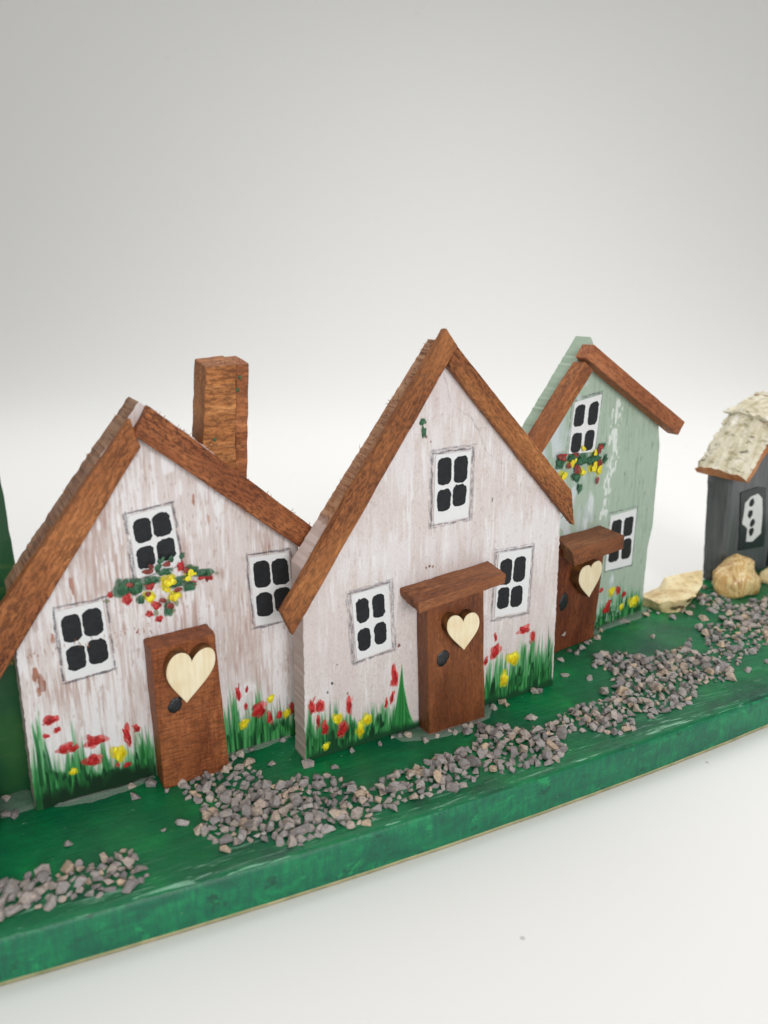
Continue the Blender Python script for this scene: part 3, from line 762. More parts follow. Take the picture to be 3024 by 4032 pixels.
def house_root(name, origin, angle, label, cat='miniature house'):
    return tag(empty(name, (origin[0], origin[1], 0), math.radians(angle)), label, cat, 'painted wooden houses on the green board')

def blooms(parent, dabs, mat, label, seed, ymin=None, y=-.001, hgt=.011):
    for i, (u, v, ru, rv) in enumerate(dabs):
        if ymin and max(ru, rv) < ymin: continue
        disc('painted_flower', parent, (u, v), ru * .72, rv * .78, rng.uniform(-.35, .35), y, mat, seed + i, hgt)['label'] = label

# ------------------------------------------------------------------ house with the chimney
h1 = house_root('toy_house', H1_ORIGIN, H1_ANGLE, 'whitewashed wooden house with a chimney and a heart on its tall coarse door')
p1 = Paint(-.3, 5.6, -.1, 7.4, 21)
p1.fill((216, 206, 204))
s1 = p1.field(20, 1.6, 1); s2 = p1.field(44, 3.2, 2); s3 = p1.field(2.2, .9, 3); s4 = p1.field(7, 3, 4)
p1.blend(sstep(s2 * .6 + s3 * .55, .52, .88) * .55, (186, 164, 156))
p1.blend(sstep(s1 * .7 + s3 * .5, .68, 1.02) * .5, (176, 146, 136))
p1.blend(sstep(s4 * .5 + s1 * .4 + s2 * .25, .76, .98) * .4, (158, 120, 108))
wl = sstep(p1.field(1.1, .55, 9), .38, .7)
p1.blend(sstep(p1.field(24, 1.5, 5) * .7 + p1.field(50, 4, 6) * .35 + wl * .25, .64, .86) * .85, (233, 231, 233))
p1.blend(sstep(p1.field(50, 5, 12) * .7 + p1.field(20, 14, 13) * .4, .70, .9) * .45, (176, 152, 145))
p1.blend(sstep(2.4 - p1.V, 0, 1.6) * sstep(p1.field(18, 1.2, 7), .22, .6) * .8, (232, 231, 234))
p1.blend(sstep(p1.field(9, 2.0, 8) + (p1.V > 5) * .1, .83, .95) * .8, (236, 236, 238))
for (u, v, ru, rv, c) in ((.28, 2.62, .05, .16, (140, 84, 62)), (.36, 2.42, .07, .16, (118, 62, 44)), (.30, 2.28, .04, .08, (150, 96, 76)), (1.02, 4.1, .04, .16, (156, 104, 88)), (.62, 3.2, .03, .12, (150, 100, 84)), (2.02, 3.0, .03, .02, (110, 50, 42)), (3.2, 5.3, .03, .1, (150, 106, 92)), (3.45, 4.9, .03, .1, (158, 116, 100))):
    p1.dab(u, v, ru, rv, c, .75)
for q in (H1_WIN_TOP, H1_WIN_L, H1_WIN_R): p1.frame(q, .7)
g1a = curve1([(-.05, 1.0), (.08, 1.7), (.2, 2.1), (.33, 1.5), (.5, 1.0), (.66, 1.45), (.78, 1.66), (.9, 1.1), (1.05, .85), (1.2, 1.3), (1.35, .85), (1.6, .8), (1.75, 1.1), (1.92, 1.35), (2.15, .8)])
p1.grass(-.02, 2.12, g1a, 130, .46)
p1.blend(sstep(.30 - p1.V + .25 * (p1.field(10, 5, 30) - .5), -.12, .12) * sstep(2.2 - p1.U, 0, .2) * sstep(p1.U, .05, .15), (14, 48, 26))
g1b = curve1([(3.4, .7), (3.6, 1.3), (3.78, 1.75), (3.95, 1.1), (4.1, 1.3), (4.27, 1.6), (4.45, 1.0), (4.7, .9), (5.2, 1.0)])
p1.grass(3.45, 5.2, g1b, 120, .4)
for (x, y, a, b) in H1_RED:
    p1.dab(x, y, a * 1.12, b * 1.1, (186, 44, 42), .8, rng.uniform(-.3, .3))
    for q in range(2): p1.dab(x + rng.uniform(-1, 1) * a, y + rng.uniform(-1, 1) * b, a * .4, b * .4, rng.choice([(206, 96, 90), (150, 22, 26), (190, 60, 56)]), .6, rng.uniform(-.6, .6))
for (x, y, a, b) in H1_YEL: p1.dab(x, y, a * 1.15, b * 1.15, (206, 190, 30), .85)
for (x, y, a, b) in H1_LEAF: p1.dab(x, y, a * 1.2, b * 1.3, (44, 84, 58), .7, rng.uniform(-.5, .5))
for (x, y, a, b) in ((3.55, 3.84, .05, .03), (1.55, 3.7, .06, .03), (2.38, 3.3, .06, .06), (2.75, 3.42, .05, .07), (2.66, 3.28, .08, .05)):
    p1.dab(x, y, a, b, (96, 104, 74), .6)
m1 = p1.material('painted_wall_with_chimney_house')
w1 = slab('wall', [(0, 0), (5.15, 0), (5.2, 4.62), (3.18, 6.50), (2.40, 7.10), (1.48, 5.97), (.06, 4.13)], .75, h1, m1, M['edge1'], p1)
fuzz('splinter', w1, (.1, 4.18), (2.38, 7.08), .1, .7, 70, 3, (.04, .13))
# battens: the one on the far slope laps over the top of the other
strip('roof_batten', [(-.36, 2.64), (2.317, 6.377), (2.186, 6.86), (-.86, 3.07)], -.22, 0.0, h1, M['strip'], 12)
strip('roof_batten', [(2.215, 6.60), (5.30, 4.00), (5.62, 4.32), (2.50, 7.05)], -.25, -.003, h1, M['strip'], 13)
chim = hexa('chimney', [(3.50, .2, 6.15), (4.08, .2, 5.65), (4.20, .2, 7.62), (3.64, .2, 7.60), (3.50, .9, 6.15), (4.08, .9, 5.65), (4.20, .9, 7.72), (3.65, .9, 7.68)], [M['chimney']], h1, 0, (6, 4, 12), .014, .02, 31, .006)
hexa('chimney_ply', [(4.085, .22, 5.62), (4.30, .22, 5.46), (4.445, .22, 7.62), (4.205, .22, 7.60), (4.085, .88, 5.62), (4.30, .88, 5.46), (4.445, .88, 7.71), (4.205, .88, 7.70)], [M['chimney']], chim, 0, (4, 4, 12), .014, .02, 32, .008).location = (Vector((4.085, .22, 5.62)) - Vector((3.50, .2, 6.15))) * U
for i, (u, v) in enumerate(((4.25, 7.38), (4.2, 7.16), (3.72, 6.30))):
    disc('paint_spot', h1, (u, v), .035, .035, 0, .195 if u < 4.1 else .215, M['leaf'], 400 + i, .012, 12)
fuzz('splinter', h1, (2.6, 7.0), (5.5, 4.42), -.22, -.02, 26, 21, (.03, .12))
fuzz('splinter', h1, (3.66, 7.64), (4.40, 7.66), .25, .8, 26, 22, (.02, .08))
window(h1, H1_WIN_TOP, 1); window(h1, H1_WIN_L, 2); window(h1, H1_WIN_R, 3)
d1 = hexa('door', [(2.135, -.5, 0.0), (3.395, -.5, 0.02), (3.286, -.5, 2.885), (2.117, -.5, 2.84), (2.135, -.004, 0.0), (3.395, -.004, 0.02), (3.30, -.004, 2.90), (2.105, -.004, 2.86)], [M['door_rough']], h1, math.pi / 2 - .02, (20, 4, 12), .012, .022, 41, .02)
fuzz('splinter', d1, (3.38, .1), (3.30, 2.6), -.48, -.1, 40, 9, (.03, .08), M['door_rough'])
heart(h1, H1_HEART, -.74, .235)
disc('door_knob', h1, (2.46, 1.67), .115, .165, -.5, -.508, M['ink'], 51, .02)
def spray(leaf, red, yel, seed):
    """Each dab breaks up into a few overlapping brush touches."""
    r = random.Random(seed); out = []
    for k_, lst, n in ((0, leaf, 3), (1, red, 2), (2, yel, 2)):
        for (u, v, a, b) in lst:
            out.append((u, v, a * .72, b * .72, k_))
            for q in range(n):
                out.append((u + r.uniform(-.75, .75) * a, v + r.uniform(-.75, .75) * b, a * r.uniform(.22, .5), b * r.uniform(.22, .5), 3 if (k_ == 1 and r.random() < .3) else k_))
    r.shuffle(out)
    out.sort(key=lambda q: q[4] == 2)
    return out
gar = [q for q in H1_RED if q[1] > 3]
many_dabs('painted_garland', h1, spray(H1_LEAF, gar, [q for q in H1_YEL if q[1] > 3], 5) + [(2.25, 3.72, .05, .05, 3), (2.5, 3.55, .06, .05, 3), (2.78, 3.70, .07, .05, 3), (2.62, 3.42, .06, .07, 3), (1.95, 3.95, .06, .05, 3), (2.95, 4.05, .05, .06, 3), (2.28, 4.14, .10, .05, 3), (2.34, 4.22, .05, .05, 3), (2.62, 4.22, .08, .05, 3), (2.70, 4.30, .05, .06, 0), (2.46, 4.18, .06, .07, 0), (2.55, 4.32, .03, .06, 0)], -.031, [M['leaf'], M['red'], M['yellow'], M['maroon']], 61, .010)['label'] = 'painted spray of yellow and red flowers under the gable window'
blooms(h1, [q for q in H1_RED if q[1] < 3], M['red'], 'red painted bloom', 500, .05)
blooms(h1, [q for q in H1_YEL if q[1] < 3], M['yellow'], 'yellow painted bloom', 540, .05, hgt=.018)
glue(h1, [(.3, -.02), (.9, -.22), (1.5, -.2), (2.1, -.05), (2.1, .05), (.3, .05)], 1)
glue(h1, [(3.45, .05), (3.5, -.12), (4.2, -.14), (4.9, -.05), (4.9, .05)], 2)
glue(h1, [(-.75, .55), (-.55, .1), (-.02, .12), (-.02, .8), (-.6, .95)], 3)

# ------------------------------------------------------------------ pale house in the middle
h2 = house_root('toy_house', H2_ORIGIN, H2_ANGLE, 'tall pale pinkish-white wooden house with steep roof and a ledge over its door')
p2 = Paint(-.3, 6.7, -.1, 8.3, 33)
p2.fill((217, 207, 204))
q1 = p2.field(26, 26, 1); q2 = p2.field(40, 30, 2); q3 = p2.field(1.3, 1.0, 3)
p2.blend(sstep(q1 * .6 + q2 * .5 + q3 * .25, .60, .90) * .5, (206, 195, 192))
p2.blend(sstep(q2 * .7 + p2.field(14, 9, 4) * .5, .74, .96) * .45, (198, 184, 180))
band = np.exp(-((p2.V - 3.9) / .55) ** 2) + np.exp(-((p2.V - 5.9) / .9) ** 2) * .55 + .25 * (p2.V > 6.6)
p2.blend(sstep(p2.field(9, 1.3, 5) * .5 + p2.field(44, 3.5, 6) * .35 + p2.field(2.5, 2, 16) * .25 + band * .35, .58, .92) * .62, (230, 228, 231))
p2.blend(sstep(p2.field(22, 2.4, 7) + band * .12, .80, .95) * .6, (236, 236, 238))
p2.blend(sstep(p2.field(34, 26, 8), .88, .96) * .4, (178, 152, 142))
p2.blend(sstep(p2.field(.8, .8, 10), .55, .8) * .25, (206, 190, 190))
for (u, v, a, b, c) in ((.60, 1.55, .03, .03, (48, 48, 52)), (.5, 1.38, .02, .025, (50, 50, 54)), (.93, 1.24, .02, .025, (80, 74, 76)), (.72, 1.92, .02, .02, (120, 90, 80)), (2.72, 3.55, .02, .03, (96, 66, 50)), (2.8, 3.57, .03, .025, (88, 58, 44)), (2.88, 3.55, .02, .03, (120, 88, 70)), (2.1, 2.0, .03, .05, (110, 60, 54)), (2.78, 6.1, .02, .02, (100, 50, 50)), (2.68, 6.2, .02, .03, (150, 90, 90)), (4.0, 6.55, .03, .03, (160, 130, 130)), (4.3, 4.75, .02, .05, (120, 104, 104))):
    p2.dab(u, v, a, b, c, .85)
# old glue line below the far batten
for a, b in (((3.05, 7.35), (3.25, 6.8)), ((3.25, 6.8), (3.75, 6.45)), ((3.75, 6.45), (3.95, 6.1)), ((3.95, 6.1), (4.1, 5.75)), ((4.1, 5.75), (4.6, 5.45))):
    p2.pencil(a, b, .35, .016, (150, 140, 138))
for q in (H2_WIN_TOP, H2_WIN_L, H2_WIN_R):
    p2.frame(q, .6); p2.frame(q, .35, .09)
g2a = curve1([(0, .95), (.1, 1.35), (.25, 1.1), (.4, 1.0), (.58, 1.36), (.75, 1.0), (1.0, 1.05), (1.2, .7), (1.45, .95), (1.6, .85), (1.75, .9), (1.95, .8), (2.1, .6), (2.5, .3)])
p2.grass(.02, 2.42, g2a, 190, .5)
for i in range(46):
    t = i / 46; uu = 2.02 + .46 * (i % 23) / 23
    p2.blade(uu, 0.02, 1.66 * max(.12, 1 - abs(uu - 2.16) / .36) * rng.uniform(.8, 1), .12, (2.17 - uu) * .6, rng.choice([(34, 122, 56), (26, 104, 48), (54, 146, 74), (84, 164, 98)]), .8)
g2b = curve1([(4.1, .9), (4.3, 1.1), (4.45, 1.25), (4.6, 1.72), (4.8, 1.35), (5.0, 1.15), (5.3, 1.6), (5.5, 1.7), (5.75, 1.6), (5.95, 1.3), (6.12, 1.6), (6.25, 1.0)])
p2.grass(4.05, 6.2, g2b, 170, .42)
p2.blend(sstep(.14 - p2.V + .12 * (p2.field(10, 5, 30) - .5), -.08, .08) * sstep(p2.U, .0, .1), (18, 70, 38))
for (x, y, a, b) in H2_RED:
    p2.dab(x, y, a * 1.15, b * 1.1, (196, 58, 52), .8, rng.uniform(-.2, .2))
    for q in range(2): p2.dab(x + rng.uniform(-1, 1) * a, y + rng.uniform(-1, 1) * b, a * .4, b * .4, rng.choice([(206, 96, 90), (150, 22, 26), (130, 40, 36)]), .6, rng.uniform(-.6, .6))
for (x, y, a, b) in H2_YEL: p2.dab(x, y, a * 1.15, b * 1.1, (200, 192, 36), .8)
for (x, y, a, b) in H2_GREENMARK: p2.dab(x, y, a, b, (30, 70, 40), .9, .2)
m2 = p2.material('painted_wall_pale_house')
w2 = slab('wall', [(0, 0), (6.27, 0), (6.20, 3.2), (6.15, 4.66), (3.14, 7.78), (3.0, 7.98), (.05, 4.02)], .5, h2, m2, M['edge2'], p2)
fuzz('splinter', w2, (.6, 4.75), (2.95, 7.95), .06, .48, 110, 5, (.03, .17))
strip('roof_batten', [(-.25, 2.83), (2.99, 7.527), (3.255, 8.03), (2.95, 8.21)][0:1] + [(3.21, 7.89)] + [(2.96, 8.205), (-.45, 3.32)], -.2, 0.0, h2, M['strip'], 14, .006)
strip('roof_batten', [(3.02, 7.53), (6.425, 3.915), (6.27, 4.74), (3.17, 7.92)], -.195, -.003, h2, M['strip'], 15, .004)
fuzz('splinter', h2, (-.3, 3.5), (2.9, 8.1), -.18, -.02, 34, 23, (.02, .10))
fuzz('splinter', h2, (6.3, 3.98), (3.1, 7.5), -.17, -.03, 26, 24, (.02, .06))
window(h2, H2_WIN_TOP, 4, ((.06, .45), (.51, .90)), ((.05, .45), (.49, .82)), .1)
window(h2, H2_WIN_L, 5, ((.08, .42), (.55, .88)), ((.09, .46), (.53, .88)), .2)
window(h2, H2_WIN_R, 6, ((.06, .42), (.47, .83)), ((.10, .50), (.56, .90)), .1)
d2 = hexa('door', [(2.60, -.4, 0.0), (4.02, -.4, 0.0), (3.85, -.4, 3.20), (2.49, -.4, 3.10), (2.60, -.004, 0.0), (4.02, -.004, 0.0), (3.85, -.004, 3.25), (2.49, -.004, 3.15)], [M['door']], h2, math.pi / 2 + .04, (20, 3, 10), .01, .02, 42, .006)
hexa('door_ledge', [(2.10, -.75, 2.98), (4.13, -.75, 3.20), (4.13, -.75, 3.41), (2.08, -.75, 3.17), (2.12, -.004, 3.05), (4.23, -.004, 3.24), (4.24, -.004, 3.44), (2.12, -.004, 3.25)], [M['canopy']], h2, math.atan2(.22, 2.04), (18, 8, 3), .02, .02, 43, .012)
heart(h2, H2_HEART, -.62, .215)
disc('door_knob', h2, (2.90, 1.70), .14, .175, -.25, -.407, M['ink'], 52, .02)
blooms(h2, H2_RED, M['red'], 'red painted bloom', 600, .08)
blooms(h2, H2_YEL, M['yellow'], 'yellow painted bloom', 640, .05, hgt=.016)
blooms(h2, H2_GREENMARK, M['leaf'], 'small dark green paint mark', 660, .05, hgt=.02)
glue(h2, [(1.9, .02), (2.0, -.3), (2.5, -.52), (3.2, -.62), (3.7, -.5), (4.1, -.45), (4.4, -.15), (4.5, .02)], 4)

# ------------------------------------------------------------------ green house
h3 = house_root('toy_house', H3_ORIGIN, H3_ANGLE, 'narrow sage-green wooden house with lopsided roof partly hidden by the pale house')
p3 = Paint(-3.4, 2.5, -.1, 8.2, 45)
p3.fill((170, 188, 172))
f1 = p3.field(20, 2.6, 1); f2 = p3.field(40, 5, 2); f3 = p3.field(1.2, .8, 3)
p3.blend(sstep(f1 * .6 + f3 * .5, .6, .9) * .6, (150, 172, 152))
p3.blend(sstep(f2 * .8 + f3 * .3, .78, .96) * .4, (130, 154, 134))
p3.blend(sstep(p3.field(30, 3, 4), .88, .98) * .55, (104, 124, 106))
lw = sstep(-p3.U, .2, 1.4)
p3.blend(sstep(p3.field(8, 1.2, 5) * .8 + lw * .3, .66, .9) * .7, (190, 204, 206))
p3.blend(sstep(p3.field(5, 2.6, 6) * .7 + lw * .35, .78, .9) * .75, (208, 216, 220))
for (u, v, a, b) in ((-.55, 3.5, .16, .5), (-.7, 3.0, .12, .35), (-.2, 1.4, .14, .25), (.6, 1.25, .1, .25)): p3.dab(u, v, a, b, (196, 208, 214), .7)
rr = random.Random(8)
trail = np.interp(p3.V, [3.0, 3.6, 4.2, 4.7, 5.4, 6.2], [.0, .06, .12, .24, .16, .26])   # white paint dragged down the wall
near = np.exp(-((p3.U - trail) / (.15 + .06 * p3.field(1, 1.6, 70))) ** 2) * sstep(p3.V, 2.9, 3.3) * sstep(-p3.V, -6.4, -6.0)
p3.blend(sstep(p3.field(13, 7, 71) * .65 + p3.field(30, 12, 72) * .35 + near * .42, .72, .88) * sstep(near, .12, .5) * .85, (226, 232, 228))
for q in (H3_WIN_TOP, H3_WIN_R): p3.frame(q, .55)
g3 = curve1([(-.5, .9), (0, .8), (.2, .9), (.45, 1.05), (.65, 1.2), (.85, 1.0), (1.05, 1.25), (1.25, 1.2), (1.5, .95), (1.8, .9), (2.05, .6)])
p3.grass(-.6, 2.08, g3, 120, .40)
for i in range(40): p3.blade(rr.uniform(0, 1.3), rr.uniform(0, .7), rr.uniform(.2, .5), .05, rr.uniform(-.05, .05), (206, 218, 214), .7)
for (x, y, a, b) in H3_RED: p3.dab(x, y, a, b, (160, 34, 30), .85)
for (x, y, a, b) in H3_YEL: p3.dab(x, y, a * 1.1, b * 1.1, (206, 194, 40), .8)
for (x, y, a, b) in H3_LEAF: p3.dab(x, y, a * 1.2, b * 1.25, (36, 74, 52), .75, rng.uniform(-.4, .4))
m3 = p3.material('painted_wall_green_house')
w3 = slab('wall', [(-2.95, 0), (2.09, 0), (2.07, .8), (2.07, 1.9), (2.2, 2.5), (2.19, 3.3), (2.17, 4.4), (2.15, 4.85), (2.0, 5.42), (-.66, 7.34), (-.98, 7.78), (-3.1, 5.24)], .46, h3, m3, M['edge3'], p3)
strip('roof_batten', [(-3.36, 4.67), (-1.25, 7.04), (-1.54, 7.26), (-3.66, 4.92)], -.36, 0.0, h3, M['strip'], 16, .01)
strip('roof_batten', [(-1.54, 7.345), (2.40, 5.117), (2.636, 5.446), (-1.31, 7.645)], -.38, -.03, h3, M['strip_pale'], 17, .006, .008)
window(h3, H3_WIN_TOP, 7, ((.05, .42), (.56, .92)), ((.09, .50), (.60, .97)), .1)
window(h3, H3_WIN_R, 8, ((.06, .44), (.54, .90)), ((.10, .44), (.50, .86)), .1)
hexa('door', [(-1.95, -.35, 0.0), (-.43, -.35, 0.0), (-.26, -.35, 2.75), (-2.0, -.35, 2.75), (-1.95, -.004, 0.0), (-.43, -.004, 0.0), (-.26, -.004, 2.8), (-2.0, -.004, 2.8)], [M['door']], h3, math.pi / 2 - .05, (18, 3, 10), .01, .02, 44, .006)
hexa('door_ledge', [(-2.06, -.9, 2.52), (-.225, -.9, 2.60), (-.235, -.9, 2.95), (-2.2, -.9, 2.93), (-1.8, -.004, 2.60), (-.15, -.004, 2.66), (-.10, -.004, 2.98), (-1.75, -.004, 2.96)], [M['canopy']], h3, .02, (16, 8, 4), .024, .03, 45, .012)
heart(h3, H3_HEART, -.66, .30)
disc('door_knob', h3, (-1.72, 1.345), .165, .215, -.3, -.357, M['ink'], 53, .02)
many_dabs('painted_garland', h3, spray(H3_LEAF, [], [], 5) + spray([], H3_REDG, [q for q in H3_YEL if q[1] > 3], 6), -.031, [M['leaf'], M['maroon'], M['yellow'], M['red']], 62, .014)['label'] = 'painted spray of yellow and brown-red flowers under the gable window'
blooms(h3, H3_RED, M['red'], 'red painted bloom', 700, .05)
blooms(h3, [q for q in H3_YEL if q[1] < 3], M['yellow'], 'yellow painted bloom', 740, .05, hgt=.016)
glue(h3, [(-.4, .02), (-.35, -.25), (.6, -.2), (1.6, -.3), (2.2, -.2), (2.5, .1), (2.2, .2)], 5)

# ------------------------------------------------------------------ charcoal hut with a birch bark roof
HA = 36.0
hut = house_root('bark_roof_hut', (10.491, 22.925), HA, 'small charcoal black hut under a white birch bark roof behind the shells', 'miniature hut')
wallp = resample([(0, 0), (4.3, 0), (4.35, 3.3), (2.1, 5.0), (.2, 3.62), (-.10, 3.42), (-.06, 2.0)], .2, .012, random.Random(4), (0,))
n_ = len(wallp)
V = []
for k_, (y, f) in enumerate(((0.0, 0.0), (.05, 1.0), (.5, 1.0), (.62, .6))):
    for (x, z) in wallp:
        dx = (-.30 * z / 3.4 * (k_ / 3) if x < 1 else 0) + (.03 if k_ == 0 and x < .5 else 0)
        V.append((x + dx, y, z))
F = [list(range(n_))]
for k_ in range(3):
    for i in range(n_):
        j = (i + 1) % n_; F.append([k_ * n_ + i, (k_ + 1) * n_ + i, (k_ + 1) * n_ + j, k_ * n_ + j])
F.append(list(range(3 * n_, 4 * n_))[::-1])
build('wall', V, F, [M['hut']], hut)
def bark_plank(quad3, thick, seed):
    """Half-round bark plank: corners eave front, eave back, ridge back, ridge front; bulges outward, raw wood below."""
    a, b, c, d = [Vector(p) for p in quad3]
    nrm = (b - a).cross(d - a).normalized()
    if nrm.z < 0: nrm = -nrm
    nu, nv = 26, 14
    r = random.Random(seed)
    V, F, mi = [], [], []
    for lay in (0, 1):
        for i in range(nu + 1):
            s = i / nu
            for j in range(nv + 1):
                t = j / nv
                p = (a * (1 - t) + b * t) * (1 - s) + (d * (1 - t) + c * t) * s
                e = max(abs(2 * t - 1), 0)
                if lay == 0:
                    p = p + nrm * (thick * (1 - .55 * e ** 3)) + nrm * (.045 * mnoise.noise(Vector((t * 7, s * 1.1, seed)))) + mnoise.noise_vector(p * 2.2) * .035 + mnoise.noise_vector(p * 7) * .025
                    if i in (0, nu) or j in (0, nv): p = p + mnoise.noise_vector(p * 9) * .08
                else:
                    p = p + mnoise.noise_vector(p * 3) * .02
                V.append(p)
    N = (nu + 1) * (nv + 1); ix = lambda l, i, j: l * N + i * (nv + 1) + j
    for i in range(nu):
        for j in range(nv):
            F.append([ix(0, i, j), ix(0, i, j + 1), ix(0, i + 1, j + 1), ix(0, i + 1, j)]); mi.append(0)
            F.append([ix(1, i, j), ix(1, i + 1, j), ix(1, i + 1, j + 1), ix(1, i, j + 1)]); mi.append(1)
    for i in range(nu):
        for j in (0, nv): F.append([ix(0, i, j), ix(0, i + 1, j), ix(1, i + 1, j), ix(1, i, j)]); mi.append(1)
    for j in range(nv):
        for i in (0, nu): F.append([ix(0, i, j), ix(0, i, j + 1), ix(1, i, j + 1), ix(1, i, j)]); mi.append(1 if i == 0 and thick > .2 else 0)
    me = build('roof_plank', V, F, [M['bark'], M['bark_end']], hut, mat_idx=mi)
    bm = bmesh.new(); bm.from_mesh(me.data); bmesh.ops.recalc_face_normals(bm, faces=bm.faces); bm.to_mesh(me.data); bm.free()
    return me
bark_plank([(-.30, -.62, 3.40), (-.40, 1.0, 3.45), (1.12, 1.0, 5.10), (1.36, -.62, 5.05)], .36, 3)
bark_plank([(.72, -.5, 5.08), (.92, 1.12, 5.12), (2.6, 1.1, 5.52), (2.6, -.5, 5.52)], .14, 5)
bark_plank([(2.3, -.6, 5.6), (2.3, 1.0, 5.6), (4.9, 1.0, 3.4), (4.9, -.6, 3.4)], .2, 7)
def wall_poly(name, pts, y, mats, parent, bev=.01, th=.03):
    P = resample(pts, .08, .006, random.Random(len(pts)))
    return prism(name, P, y - th, y + .002, mats, parent, bev, 0, 0)
hw = wall_poly('window', [(.74, .95), (2.25, .80), (2.2, 1.4), (1.88, 2.82), (1.4, 2.92), (.44, 2.88), (.66, 1.6)], 0, [M['hut_black']], hut)
wall_poly('pane', [(1.10, 1.18), (1.5, 1.12), (1.93, 1.32), (1.85, 2.0), (1.72, 2.5), (1.43, 2.70), (1.02, 2.66), (.74, 2.50), (.74, 1.82), (.90, 1.74), (1.06, 1.62)], -.03, [M['hut_white']], hw, .006, .012)
for i, (u, v) in enumerate(((1.11, 2.46), (1.11, 2.10), (1.31, 1.77), (1.31, 1.48))):
    disc('pane_spot', hw, (u, v), .14, .135, 0, -.044, M['pane'], 80 + i, .01, 18)
wall_poly('door', [(2.6, .05), (3.7, .05), (3.65, 2.3), (2.62, 2.4)], 0, [M['hut_black']], hut, .01, .05)

# ------------------------------------------------------------------ tall green block, cut off by the frame
blk = tag(empty('green_block', (GREEN_ORIGIN[0], GREEN_ORIGIN[1], 0), math.radians(GREEN_ANGLE)), 'tall dark green painted block standing beside the low eave of the chimney house', 'wooden block')
pb = resample([(-3.2, 0), (.66, 0), (.64, 4.0), (.55, 7.0), (.2, 9.2), (-1.4, 11.2), (-3.0, 9.0)], .2, .008, random.Random(3), (0,))
prism('block_body', pb, 0, .6, [M['block']], blk, .03, 0, 0)
hexa('block_foot', [(-1.9, -.95, 0), (-.28, -.95, 0), (-.30, -.95, .55), (-1.9, -.95, .55), (-1.9, -.004, 0), (-.28, -.004, 0), (-.30, -.004, .55), (-1.9, -.004, .55)], [M['block']], blk, 0, (8, 3, 3), .01, .03, 77)

# ------------------------------------------------------------------ shells
def hull(name, pts, mats, disp, seed, sub=2, smooth=True, loc=(0, 0, 0), fq=1.5):
    bm = bmesh.new()
    for p in pts: bm.verts.new(p)
    r_ = bmesh.ops.convex_hull(bm, input=bm.verts)
    bmesh.ops.delete(bm, geom=[v for v in bm.verts if not v.link_faces], context='VERTS')
    bmesh.ops.triangulate(bm, faces=bm.faces)
    bmesh.ops.subdivide_edges(bm, edges=bm.edges, cuts=sub, use_grid_fill=True, smooth=.12)
    bmesh.ops.triangulate(bm, faces=bm.faces)
    so = Vector((seed * 3.1, seed * 1.7, 0))
    for v in bm.verts:
        v.co += mnoise.noise_vector(v.co * fq + so) * disp + mnoise.noise_vector(v.co * fq * 3 + so) * disp * .35
    bmesh.ops.recalc_face_normals(bm, faces=bm.faces)
    me = bpy.data.meshes.new(name)
    for v in bm.verts: v.co *= U
    bm.to_mesh(me); bm.free()
    me.polygons.foreach_set('use_smooth', [smooth] * len(me.polygons))
    return link_mesh(name, me, mats, None, loc)
def loft_shell():
    rows = [  # ground front, broken lip, hollow, rim, back, ground back
        [(7.50, 21.25, 0), (7.92, 20.72, 0), (8.36, 20.70, 0), (8.80, 21.2, 0), (9.22, 21.75, .10)],
        [(7.50, 21.2, .26), (7.75, 20.70, .33), (8.26, 20.62, .36), (8.93, 20.95, .45), (9.32, 21.5, .60)],
        [(7.62, 21.5, .22), (7.95, 21.2, .36), (8.36, 21.2, .46), (8.93, 21.4, .53), (9.40, 21.75, .64)],
        [(7.78, 21.9, .12), (8.18, 21.8, .37), (8.34, 21.9, .62), (8.93, 22.0, .72), (9.52, 22.1, .77)],
        [(7.8, 22.0, .05), (8.2, 21.95, .28), (8.36, 22.05, .50), (8.95, 22.15, .58), (9.56, 22.2, .62)],
        [(7.8, 21.9, 0), (8.2, 21.9, 0), (8.4, 21.95, 0), (8.95, 22.0, 0), (9.5, 22.1, 0)]]
    nu = 30; sub = 5
    def along(row, s):
        x = s * (len(row) - 1); i_ = min(int(x), len(row) - 2); f = x - i_
        f = f * f * (3 - 2 * f) * .5 + f * .5
        return Vector(row[i_]).lerp(Vector(row[i_ + 1]), f)
    V, F, sharp = [], [], []
    nrow = (len(rows) - 1) * sub + 1
    for k_ in range(nrow):
        a = min(k_ // sub, len(rows) - 2); f = k_ / sub - a
        for i_ in range(nu + 1):
            p = along(rows[a], i_ / nu).lerp(along(rows[a + 1], i_ / nu), f)
            amp = .05 if k_ <= sub + 1 else .02
            p += mnoise.noise_vector(p * 3.5) * amp + mnoise.noise_vector(p * 9) * amp * .5
            p.z = max(p.z, 0.0)
            V.append(p)
    for k_ in range(nrow - 1):
        for i_ in range(nu):
            q = k_ * (nu + 1) + i_
            F.append([q, q + 1, q + nu + 2, q + nu + 1])
    F.append([k_ * (nu + 1) for k_ in range(nrow)]); F.append([k_ * (nu + 1) + nu for k_ in range(nrow)][::-1])
    o = build('seashell', V, F, [M['shell']], smooth=True)
    for e in o.data.edges:
        r0, r1 = e.vertices[0] // (nu + 1), e.vertices[1] // (nu + 1)
        if r0 == r1 and r0 in (sub, 3 * sub): e.use_edge_sharp = True
    return o
s = loft_shell()
tag(s, 'chipped wedge-shaped cream seashell with small dark pits beside the green house', 'shell', 'cream and golden shells')
for i, (u, w, z) in enumerate(((8.66, 20.80, .34), (8.40, 20.60, .22), (8.22, 20.58, .19), (9.02, 20.98, .44))):
    d_ = disc('pit', s, (0, 0), .09, .055, 0, 0, M['pit'], 900 + i, .012, 14)
    d_.location = Vector((u, w, z)) * U
